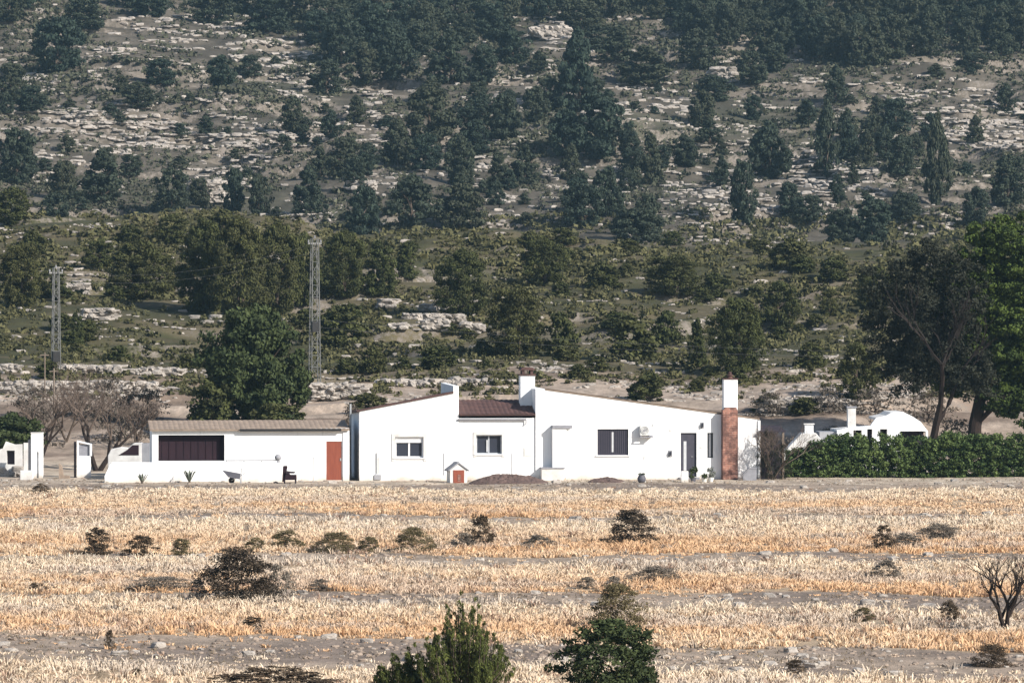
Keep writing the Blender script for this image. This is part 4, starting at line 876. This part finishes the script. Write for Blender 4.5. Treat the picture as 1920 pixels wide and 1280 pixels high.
a = P2(450, 803, -.2); b = P2(640, 803, -.2); MB().box(a[0], b[0], -.22, -.155, zf2 - .09, zf2 + .03).build('eave_strip', M['black'], shed)  # plain black strip along the eave
x0, x1, z0, z1 = sd; d_ = MB().box(x0, x1, .08, .13, z0, z1).build('door', M['red_door'], shed)
MB().box(x1 - .09, x1 - .03, .05, .079, z0 + .95, z0 + 1.08).build('handle', M['metal'], d_)
a = P2(642, 900, -.02); b = P2(653, 805, -.02); MB().box(a[0] + .03, b[0], -.0, .047, -.3, b[1] - .1).build('pilaster', W, shed)
# garden wall in front of the porch
gw = HF.empty('garden_wall', 'long low white garden wall running in front of the open porch', 'wall')
ly = -1.6; zt = Zz(868, 360, ly)
pts = [P2(196, 902, ly)[0], P2(207, 868, ly)[0], X(528, ly)]
MB().prism([(pts[0], -.3), (pts[2], -.3), (pts[2], zt), (pts[1], zt), (pts[0], zt * .35)], ly, ly + .22).build('wall', W, gw, bevel=.015)
MB().box(pts[1] + .05, X(421, ly), ly - .03, ly + .25, zt + .002, zt + .05).build('coping', M['white'], gw)
mb = MB(); xr0, xr1 = X(424, ly), X(524, ly)
mb.tube([(xr0, ly + .1, zt + .12), (xr1, ly + .1, zt + .12)], .03, 6)
for k in range(4): xx = xr0 + (xr1 - xr0) * k / 3; mb.tube([(xx, ly + .1, zt - .02), (xx, ly + .1, zt + .12)], .02, 5)
mb.tube([(xr0, ly + .1, zt), (xr0, ly + .1, zt + .5)], .012, 5)
mb.build('handrail', M['pale_cap'], gw)
c0 = P2(521, 862, ly)
gl = empty('garden_lamp', (HF.X + c0[0] * HF.c - ly * HF.s, HF.Y + c0[0] * HF.s + ly * HF.c, zt), 0, 'small grey globe lamp on the right end of the low white wall', 'lamp')
MB().lathe([(.09, 0), (.04, .04), (.04, .12)], (0, .11, 0), 8).build('lamp_base', M['grey_wall'], gl)
MB().lathe([(.05, .12), (.15, .18), (.17, .27), (.12, .37), (.03, .42)], (0, .11, 0), 12).build('lamp_globe', M['grey_wall'], gl, smooth=True)
# ================================================================== things in the yard
YD = 247.2; S = YD / F
def yard(name, px, lab, cat, Y=YD, rz=0, grp=None): return thing_at(name, px, Y - (1.1 if px < 560 else 0), lab, cat, grp, rz)
e = yard('dog_kennel', 860, 'small white gabled kennel with a red brown door in front of the house', 'kennel', rz=math.radians(12))
MB().prism([(-.42, -.1), (-.42, .62), (0, .92), (.42, .62), (.42, -.1)], 0, .9).build('wall', M['oldwhite'], e)
MB().prism([(-.52, .56), (0, .94), (.52, .56), (.52, .63), (0, 1.02), (-.52, .63)], -.06, .98).build('roof', M['grey_wall'], e)
mb = MB().box(-.27, .27, -.03, -.002, .0, .62); dk = mb.build('door', M['red_door'], e); MB().box(-.06, .10, -.045, -.031, .06, .40).build('panel', M['brick'], dk)
def mound(px, w, h, lab, seed, Y, dep=1.2):
    r = np.random.default_rng(seed); n, m = 90, 36; x = np.linspace(-1, 1, n); y = np.linspace(-1, 1, m); XX_, YY_ = np.meshgrid(x, y)
    hh = np.clip(1 - XX_ ** 2 * .95 - YY_ ** 2 * .9, 0, 1) ** .8 * (.35 + .8 * fbm(XX_ * 4, YY_ * 3, seed) + .5 * fbm(XX_ * 17, YY_ * 12, seed + 9, 2)) * h * S - .03
    V = np.stack([XX_ * w * S / 2, YY_ * dep, hh], -1).reshape(-1, 3); id_ = np.arange(n * m).reshape(m, n)
    Fc = np.stack([id_[:-1, :-1], id_[:-1, 1:], id_[1:, 1:], id_[1:, :-1]], -1).reshape(-1, 4)
    xx = at(px, 640, Y)[0]; o = npmesh('earth_mound', V, Fc, M['dirt']); o.location = (xx, Y, float(Z(xx, Y))); tag(o, lab, 'mound', 'mounds of earth before the house')
mound(955, 150, 15, 'long brown heap of earth between the kennel and the bench', 3, 245.6)
mound(1137, 74, 9, 'short low brown heap of earth under the dark shuttered window', 4, 247.6)
# plants
def rosette(px, lab, seed, hh=.75, Y=YD, mt='greyplant', n=16):
    e = yard('spiky_plant', px, lab, 'plant', Y); r = random.Random(seed); mb = MB()
    for k in range(n):
        a = k * 2.4 + r.uniform(-.3, .3); L = hh * r.uniform(.7, 1.15); t = r.uniform(.3, 1.0); w = .045
        p0 = (0, 0, .02); p1 = (math.cos(a) * L * t * .5, math.sin(a) * L * t * .5, L * .62); p2 = (math.cos(a) * L * t, math.sin(a) * L * t, L * (.95 - t * .35)); nx, ny = -math.sin(a) * w, math.cos(a) * w
        mb.poly([(p0[0] - nx * .6, p0[1] - ny * .6, 0), (p0[0] + nx * .6, p0[1] + ny * .6, 0), (p1[0] + nx, p1[1] + ny, p1[2]), (p1[0] - nx, p1[1] - ny, p1[2]), p2], [(0, 1, 2, 3), (3, 2, 4)])
    me = mb.build('foliage', M['plantplain'], e); MB().lathe([(.05, -.05), (.06, .12), (.03, .2)], (0, 0, 0), 7).build('stem', M['bark'], e)
M['plantplain'] = plain('grey_green_leaf', (.16, .18, .14), (.10, .115, .09), 6, .8, 0)
rosette(266, 'small pale spiky plant, left one before the low white wall', 1, .62, n=14); rosette(355, 'larger spiky plant in the middle before the low white wall', 2, .82, n=20)
e = yard('wheelbarrow', 436, 'old grey wheelbarrow parked against the low white wall', 'wheelbarrow')
MB().prism([(-.48, .62), (.38, .46), (.36, .20), (-.20, .30)], -.25, .25).build('tray', M['pot'], e)
MB().wheel((-.05, 0, .14), .15, .06).build('wheel', M['tyre'], e)
for y in (-.2, .2): MB().tube([(.34, y, .40), (.40, y, .0)], .018, 5).build('leg', M['metal'], e); MB().tube([(-.05, y * .3, .14), (.3, y, .3), (.62, y, .5)], .018, 5).build('handle', M['metal'], e)
e = yard('garden_armchair', 541, 'dark brown garden armchair standing before the low white wall', 'chair')
MB().prism([(-.22, .18), (.38, .18), (.38, .42), (.1, .42), (-.02, .50), (-.22, .50)], -.3, .3).build('seat', M['brown_shade'], e)
MB().prism([(-.30, .10), (-.20, .10), (-.06, .82), (-.12, .86), (-.26, .84)], -.3, .3).build('backrest', M['brown_shade'], e)
for x in (-.2, .34):
    for y in (-.25, .25): MB().box(x - .03, x + .03, y - .03, y + .03, -.03, .179).build('leg', M['dark'], e)
for y in (-.34, .30): MB().prism([(-.12, .50), (.30, .50), (.30, .56), (-.12, .60)], y, y + .04).build('armrest', M['dark'], e)
for px, h, lab in ((324, .85, 'thin grey stake before the open porch'), (587, 1.2, 'thin grey stake left of the red brown door'), (452, .7, 'short grey stake right beside the wheelbarrow')):
    e = yard('garden_stake', px, lab, 'stake', grp='stakes in the yard'); MB().tube([(0, 0, -.1), (.01, 0, h)], .018, 6).lathe([(.03, h), (.03, h + .03)], (0.01, 0, 0), 6).build('rod', M['pale_cap'], e)
e = yard('tripod_stand', 1208, 'slender pale tripod stand under the air conditioner', 'stand')
MB().tube([(0, 0, .0), (0, 0, 1.5)], .016, 6).build('pole', M['cream'], e)
for dx, dy in ((.38, .1), (-.3, .2), (.05, -.35)): MB().tube([(0, 0, 1.35), (dx, dy, -.02)], .012, 5).build('leg', M['cream'], e)

e = yard('flower_pot', 1203, 'round dark grey pot beside the tripod stand', 'pot', YD - .3); MB().lathe([(.12, -.02), (.2, .1), (.21, .22), (.15, .32), (.17, .36)], (0, 0, 0), 14).build('pot', M['pot'], e, smooth=True)
mb = MB(); r = random.Random(4)
for k in range(14): a = k * 2.4; mb.poly([(0, 0, .3), (math.cos(a) * .1, math.sin(a) * .1, .48), (math.cos(a + .4) * .2, math.sin(a + .4) * .2, .42)], [(0, 1, 2)])
mb.build('foliage', M['plantplain'], e)
e = yard('planter_box', 1284, 'white masonry planter left below the grey front door', 'planter'); MB().box(-.17, .17, -.15, .15, -.1, .55).build('trough', M['white'], e, bevel=.01); MB().box(-.13, .13, -.11, .11, .552, .565).build('soil', M['dirt'], e)
for i, (px, w, h, lab) in enumerate(((1300, 24, 26, 'bushy dark potted plant right below the grey front door'), (1321, 18, 12, 'low potted plant between the front door and the narrow window'), (1333, 16, 28, 'tall thin potted plant under the narrow window'))):
    e = yard('potted_plant', px, lab, 'potted plant', YD + .3, grp='potted plants by the door'); e.scale = (1, 1, 1)
    MB().lathe([(.10, -.02), (.15, .2), (.16, .22)], (0, 0, 0), 12).build('pot', M['pot'] if i == 0 else M['cream'], e)
    r_ = np.random.default_rng(i); k = 14 if i != 1 else 9; cz = .22 + r_.uniform(0, 1, k) * (h * S - .2)
    V, Fc, T = leaves(r_.normal(0, w * S * .18, k), r_.normal(0, .1, k), cz, np.full(k, .12), np.full(k, .1), 26, .05, i, None, .6); npmesh('foliage', V, Fc, M['holm'] if i != 2 else M['greyplant'], T, e)
e = yard('slant_block', 1406, 'grey slant topped block against the right end of the house', 'box', YD + 2.6)
MB().prism([(-.33, -.05), (.33, -.05), (.33, .58), (-.02, .58), (-.33, .24)], 0, .5).build('body', M['pale_cap'], e, bevel=.01); MB().prism([(-.345, .245), (-.02, .583), (.35, .583), (.35, .62), (-.03, .62), (-.36, .27)], -.02, .52).build('top_plate', M['grey_wall'], e)  # plain grey block, its left top cut at a slant
e = yard('utility_box', 1466, 'small white utility box at the left end of the hedge', 'box', 252.5); MB().box(-.03, .03, -.03, .03, -.1, .9).build('post', M['metal'], e); MB().box(-.17, .17, -.1, .08, .9, 1.25).build('cabinet', M['cream'], e, bevel=.01); MB().box(-.05, .12, -.112, -.101, .98, 1.12).build('panel', M['grey_wall'], e)
# ================================================================== left yard: ruin, pillars, car
S = 254 / F
e = thing_at('ruined_wall', 22, 255, 'rough grey ruined wall at the far left edge', 'wall')
mb = MB(); mb.wall([(-1.0, 1.15), (-.7, 1.35), (-.45, 1.4), (-.3, 1.75), (.15, 1.6), (.52, 1.62)], [(-.25, .15, .6, 1.3)], -.1, .2); mb.build('wall', M['oldwhite'], e)
mb = MB(); V, Fc = rocks(np.array([-.7, -.3, .1, .4, -.5, .3]), np.array([-.3] * 6), np.array([.1, .12, .1, .15, .3, .35]), np.array([.25] * 6), np.array([.2] * 6), np.array([.16] * 6), 5); npmesh('rubble', V, Fc, M['stone'], None, e)
MB().box(-.24, .14, .21, .24, .58, 1.32).build('back_board', M['dark'], e)
e = thing_at('gate_pillar', 66, 253, 'tall white pillar with a dark slot at the far left', 'pillar', 'gate pillars')
MB().box(-.20, .08, -.15, .25, -.1, 2.22).box(.08, .18, .02, .25, -.1, 1.3).box(.08, .18, -.15, .25, 1.3, 2.22).box(.18, .38, -.15, .25, -.1, 2.22).build('pillar', W, e)
MB().box(-.58, -.36, -.08, .2, -.1, 1.75).build('buttress', M['oldwhite'], e); MB().box(-.36, -.2, -.02, .15, -.1, 1.9).build('infill', M['grey_wall'], e)
MB().box(-.22, .40, -.18, .28, 2.222, 2.27).build('cap', M['oldwhite'], e)
e = thing_at('gate_pillar', 158, 253.4, 'shorter white pillar with a grey panel, left of the long wall', 'pillar', 'gate pillars')
MB().box(-.36, .30, -.15, .25, -.1, 1.08).box(-.36, -.28, -.15, .25, 1.08, 1.78).box(.28, .36, -.15, .25, 1.08, 1.62).prism([(-.36, 1.782), (.36, 1.62), (.36, 1.68), (-.36, 1.85)], -.15, .25).build('pillar', W, e); MB().box(-.277, .277, -.05, .1, 1.082, 1.64).build('panel', M['pale_cap'], e)
MB().box(-.52, -.42, -.02, .06, -.1, 1.8).build('post', M['dark'], e)
e = thing_at('white_block', 50, 250.5, 'low white stone block in front of the tall white pillar', 'block'); MB().box(-.32, .32, -.2, .2, -.1, .46).build('block', M['oldwhite'], e, bevel=.03)
e = thing_at('stone_trough', 122, 252.5, 'broken pinkish trough between the two white pillars', 'trough')
MB().prism([(-.3, -.05), (.22, -.05), (.22, .12), (-.08, .14), (-.16, .6), (-.3, .75)], -.2, .2).build('trough', M['tan_tile'], e)
e = thing_at('garden_hearth', 234, 256.2, 'white sloping masonry hearth with a dark opening behind the left end of the low wall', 'hearth'); k = 256.2 / F
MB().prism([(-32 * k, -.2), (-32 * k, 1.0), (-26 * k, 1.32), (-8 * k, 1.42), (6 * k, 1.38), (16 * k, 1.62), (31 * k, 1.64), (31 * k, -.2)], .02, .9).build('body', M['oldwhite'], e, bevel=.03)
MB().prism([(-12 * k, 1.02), (4 * k, 1.28), (14 * k, 1.53), (26 * k, 1.53), (26 * k, 1.02)], -.002, .3).build('opening', M['brown_shade'], e)
MB().box(31 * k + .003, 60 * k, .1, .4, -.2, 1.62).build('side_wall', M['grey_wall'], e)
# ================================================================== neighbour's white house behind the hedge
NF = Frame(1650, 259, 3, z=float(Z(at(1650, 640, 259)[0], 259)))
nh = NF.empty('neighbour_house', 'white house with an arched roofline and dark openings behind the hedge', 'house')
Q = NF; zb = NF.z
tp = [Q(1570, 806), Q(1600, 800), Q(1632, 798), Q(1643, 783), Q(1662, 779), Q(1672, 773), Q(1694, 772), Q(1712, 781), Q(1726, 790), Q(1740, 808)]
hl = [(Q(1600, 820)[0], Q(1616, 820)[0], -.2, Q(1610, 806)[1]), (Q(1626, 820)[0], Q(1636, 820)[0], .2, Q(1630, 804)[1]), (Q(1650, 820)[0], Q(1664, 820)[0], -.2, Q(1655, 804)[1]), (Q(1688, 820)[0], Q(1736, 820)[0], -.2, Q(1700, 808)[1])]
MB().wall(tp, hl, 0, .3, -1).build('wall', W, nh)
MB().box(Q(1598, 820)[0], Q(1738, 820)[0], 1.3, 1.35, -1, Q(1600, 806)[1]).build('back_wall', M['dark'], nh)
tpr = [(x, z + .003) for x, z in tp[3:]]; mb = MB(); mb.prism([tpr[0]] + tpr[1:] + [(x, z - .12) for x, z in tpr[::-1]], .302, 3.2); mb.build('roof', M['oldwhite'], nh)
a = Q(1570, 806); b = Q(1640, 800); MB().prism([(a[0], a[1] - .1), (b[0], b[1] - .1), (b[0], b[1]), (a[0], a[1])], .302, 3.2).build('roof', M['oldwhite'], nh)
a = Q(1589, 800, 1.0); b = Q(1604, 764, 1.0); c_ = MB().box(a[0], b[0], .8, 1.3, a[1] - .3, b[1]).build('chimney', M['oldwhite'], nh); MB().box(a[0] - .05, b[0] + .05, .75, 1.35, b[1] + .002, b[1] + .06).build('cowl', M['pale_cap'], c_)
a = Q(1538, 835); b = Q(1570, 806); MB().box(a[0], b[0] - .003, .3, 2.6, -1, b[1] - .1).build('annex', M['grey_wall'], nh)
e = thing_at('bread_oven', 1517, 258, 'white sloped outdoor oven with a square chimney left of the neighbouring house', 'oven'); s = 258 / F; zg = e.location.z
zz = lambda py: at(1517, py, 258)[2] - zg
MB().prism([(-46 * s, -.3), (30 * s, -.3), (30 * s, zz(834)), (14 * s, zz(812)), (-14 * s, zz(812)), (-46 * s, zz(846))], 0, 1.6).build('body', M['oldwhite'], e, bevel=.04)
o = MB().box(-7 * s, 9 * s, .3, .8, zz(813), zz(796)).build('chimney', W, e); MB().box(-9 * s, 11 * s, .25, .85, zz(796) + .002, zz(796) + .05).build('cap', M['oldwhite'], o)
# ================================================================== pylons, poles, wires
def pylon(px, py_base, py_top, Y, w0, w1_, lab, seed, box=None):
    x = at(px, 640, Y)[0]; z = float(Z(x, Y)); e = empty('lattice_pylon', (x, Y, z), math.radians(20), lab, 'pylon', 'lattice pylons behind the house'); H_ = at(px, py_top, Y)[2] - z
    fr = MB(); br = MB(); L = lambda t: w0 + (w1_ - w0) * t; n = 13
    for sx in (-1, 1):
        for sy in (-1, 1): MB().tube([(sx * w0 / 2, sy * w0 / 2, -.3), (sx * w1_ / 2, sy * w1_ / 2, H_)], .030, 4).build('leg', M['lattice'], e)
    for k in range(n):
        t0, t1 = k / n, (k + 1) / n; a0, a1 = L(t0) / 2, L(t1) / 2; z0, z1 = H_ * t0, H_ * t1
        for (ax, ay), (bx, by) in (((-1, -1), (1, -1)), ((1, -1), (1, 1)), ((1, 1), (-1, 1)), ((-1, 1), (-1, -1))):
            if k % 2: ax, ay, bx, by = bx, by, ax, ay
            br.tube([(ax * a0, ay * a0, z0), (bx * a1, by * a1, z1)], .015, 4, False); br.tube([(ax * a1, ay * a1, z1), (bx * a1, by * a1, z1)], .012, 4, False)
    br.build('bracing', M['lattice'], e)
    MB().box(-.42, .42, -.05, .05, H_ - .35, H_ - .25).build('crossarm', M['lattice'], e)
    for dx in (-.38, 0, .38):
        MB().lathe([(.03, 0), (.06, .04), (.03, .08), (.06, .12), (.03, .16)], (dx, 0, H_ - .25 if dx else H_), 8).build('insulator', M['grey_wall'], e)
    if box: zb_ = at(px, box, Y)[2] - z; MB().box(-.35, .1, -.62, -.3, zb_ - .3, zb_ + .3).build('transformer', M['black'], e, bevel=.02)
    return x, Y, z + H_
A_ = pylon(590, 712, 447, 301, .58, .36, 'tall grey lattice pylon right beside the round pine', 1, 612)
B_ = pylon(105, 690, 502, 301, .46, .30, 'shorter grey lattice pylon on the left side of the slope', 2, 668)
for px, pt, Y, lab, r0 in ((101, 690, 279, 'thin dark wooden pole below the left lattice pylon', .06), (84, 660, 290, 'thin pale pole just left of the left lattice pylon', .04)):
    x = at(px, 640, Y)[0]; z = float(Z(x, Y)); h = at(px, pt, Y)[2] - z
    e = empty('utility_pole', (x, Y, z), 0, lab, 'pole', 'thin poles on the left'); MB().tube([(0, 0, -.3), (0, 0, h)], [r0, r0 * .75], 8).build('pole', M['wood'], e); MB().box(-.25, .25, -.03, .03, h - .2, h - .14).build('crossbar', M['wood'], e)
def wire(p, q, sag, lab):
    pts = [tuple(np.array(p) * (1 - t) + np.array(q) * t - np.array([0, 0, sag * 4 * t * (1 - t)])) for t in np.linspace(0, 1, 24)]
    o = MB().tube(pts, .004, 4).build('power_line', M['lattice']); tag(o, lab, 'power line', 'power lines')
for dz, k in ((-.3, 'upper'), (-.75, 'lower')):
    wire((B_[0], 301, B_[2] + dz), (A_[0], 301, A_[2] + dz), .8, k + ' wire strung between the two lattice pylons')
    wire((A_[0], 301, A_[2] - 4.5 + dz), (at(1990, 640, 301)[0], 301, at(1990, 655 - dz * 20, 301)[2]), .6, k + ' wire running right from the tall pylon towards the huge pine')
# ================================================================== terrace walls and slabs of rock
def drywall(px0, px1, py, hpx, Y, lab, seed, name='terrace_wall', t=.5, mt='stone', cat='wall', grp='pale terrace walls on the knoll'):
    s = Y / F; n = int((px1 - px0) / 5.5) + 2; r = np.random.default_rng(seed); P = []
    xa_, xb_ = at(px0, 640, Y)[0], at(px1, 640, Y)[0]; xm_ = (xa_ + xb_) / 2; zm = float(Z(xm_, Y)); nl = max(1, int(hpx / 3.6))
    zt_ = at(px0, py, Y)[2]
    for l in range(nl):
        for k in range(n): P.append((xa_ + (xb_ - xa_) * (k + r.uniform(-.3, .3)) / n, Y + r.uniform(-.2, .2), zt_ - hpx * s * (l + .5) / nl + r.normal(0, .05)))
    P = np.array(P); m = len(P); V, Fc = rocks(P[:, 0] - xm_, P[:, 1] - Y, P[:, 2] - zm, s * 8.0 * r.uniform(.6, 1.4, m), np.full(m, t), hpx * s / nl * 1.05 * r.uniform(.8, 1.2, m), seed, .5)
    o = npmesh(name, V, Fc, M[mt]); o.location = (xm_, Y, zm); tag(o, lab, cat, grp)
def dof(px, py, dmin=284): 
    v = hit(px, py, dmin, 990)[1][0]; return float(v) if v == v else 300.
for i, (a, b, py, h, lab) in enumerate([(0, 295, 717, 22, 'long pale stone bank on the left behind the bare trees'), (100, 225, 687, 13, 'short pale stone ledge just above the long left bank'), (250, 338, 692, 12, 'pale stone ledge left of the round pine'), (0, 38, 685, 11, 'pale ledge at the left edge above the long bank'),
    (762, 868, 590, 11, 'long upper course of the pale terrace ruins'), (715, 740, 563, 15, 'square pale stone at the left of the terrace ruins'), (800, 838, 600, 18, 'middle block of the pale terrace ruins'), (872, 906, 608, 13, 'right block of the pale terrace ruins'), (795, 836, 573, 8, 'thin pale ledge above the terrace ruins'), (735, 762, 607, 8, 'small pale ledge at lower left of the terrace ruins'),
    (160, 218, 580, 18, 'pale stone heap on the left knoll'), (110, 165, 534, 16, 'pale outcrop right of the left pylon top'), (718, 968, 714, 10, 'thin pale terrace edge above the left wing'), (580, 690, 722, 26, 'pale bank right of the round pine'), (1430, 1600, 752, 22, 'pale bank above the lean-to and the oven'), (1480, 1560, 745, 14, 'upper pale bank left of the olive tree')]):
    drywall(a, b, py, h, dof((a + b) / 2, py + h) - .2, lab, 500 + i)
for i, (a, b, py, h, lab, dm) in enumerate([(884, 966, 436, 18, 'long tapering pale slab on the slope above the knoll', 500), (797, 838, 436, 24, 'rounded white boulder left of the long pale slab', 500), (1232, 1300, 474, 10, 'flat pale slab above the dark tree clump right of centre', 500), (660, 702, 342, 12, 'pale boulder at the left centre of the hillside', 500), (1540, 1582, 400, 12, 'pale slab in the middle of the right slope', 500),
    (1152, 1196, 316, 9, 'bright white ledge right of the broad navy shaded pine', 500), (1340, 1376, 128, 20, 'white outcrop below the left end of the top forest', 500), (1450, 1560, 490, 8, 'thin pale ledge on the lower right slope', 500), (355, 418, 340, 38, 'squarish white crag on the lower left slope', 500), (1004, 1070, 52, 16, 'pale crag among the trees at the top centre', 500)]):
    drywall(a, b, py, h, dof((a + b) / 2, py + h, dm) - .2, lab, 540 + i, 'limestone_slab', .9, 'stone', 'rock', 'pale slabs on the far hillside')
# ================================================================== air, sky, sun
hz = MB().box(-700, 700, -80, 1430, -4, 140).build('haze', M['stone']); hz.data.materials.clear()
hm = bpy.data.materials.new('haze_air'); hm.use_nodes = True; nt = hm.node_tree; nt.nodes.remove(nt.nodes['Principled BSDF'])
pv = N(nt, 'ShaderNodeVolumePrincipled'); pv.inputs['Color'].default_value = (.50, .80, 1, 1); pv.inputs['Density'].default_value = .00011; pv.inputs['Anisotropy'].default_value = .2
nt.links.new(pv.outputs[0], nt.nodes['Material Output'].inputs['Volume']); hz.data.materials.append(hm); tag(hz, kind='stuff'); hz['label'] = 'thin blue haze in front of the far hill'; hz.display_type = 'WIRE'
wd = bpy.data.worlds.new('World'); scene.world = wd; wd.use_nodes = True; nt = wd.node_tree
sd_ = np.array([1.25, -1.0, .98]); sd_ /= np.linalg.norm(sd_); el = math.asin(sd_[2]); azm = math.atan2(sd_[0], sd_[1])
sk = N(nt, 'ShaderNodeTexSky', sky_type='NISHITA'); sk.sun_disc = False; sk.sun_elevation = el; sk.sun_rotation = azm
nt.links.new(sk.outputs[0], nt.nodes['Background'].inputs[0]); nt.nodes['Background'].inputs[1].default_value = .095
sl_ = bpy.data.lights.new('sun', 'SUN'); sl_.energy = 4.8; sl_.angle = math.radians(.5); sl_.color = (1, .95, .87); so = bpy.data.objects.new('sun', sl_); COL.objects.link(so)
from mathutils import Vector
so.rotation_euler = Vector(sd_).to_track_quat('Z', 'Y').to_euler(); so.location = (50, 100, 80)
scene.view_settings.view_transform = 'Standard'; scene.view_settings.look = 'None'; scene.view_settings.exposure = .55; scene.view_settings.gamma = 1
scene.cycles.max_bounces = 6; scene.cycles.diffuse_bounces = 3; scene.cycles.volume_bounces = 0; scene.cycles.use_denoising = True
for o in scene.objects:
    if o.type == 'MESH' and not o.data.materials: print('NOMAT', o.name)
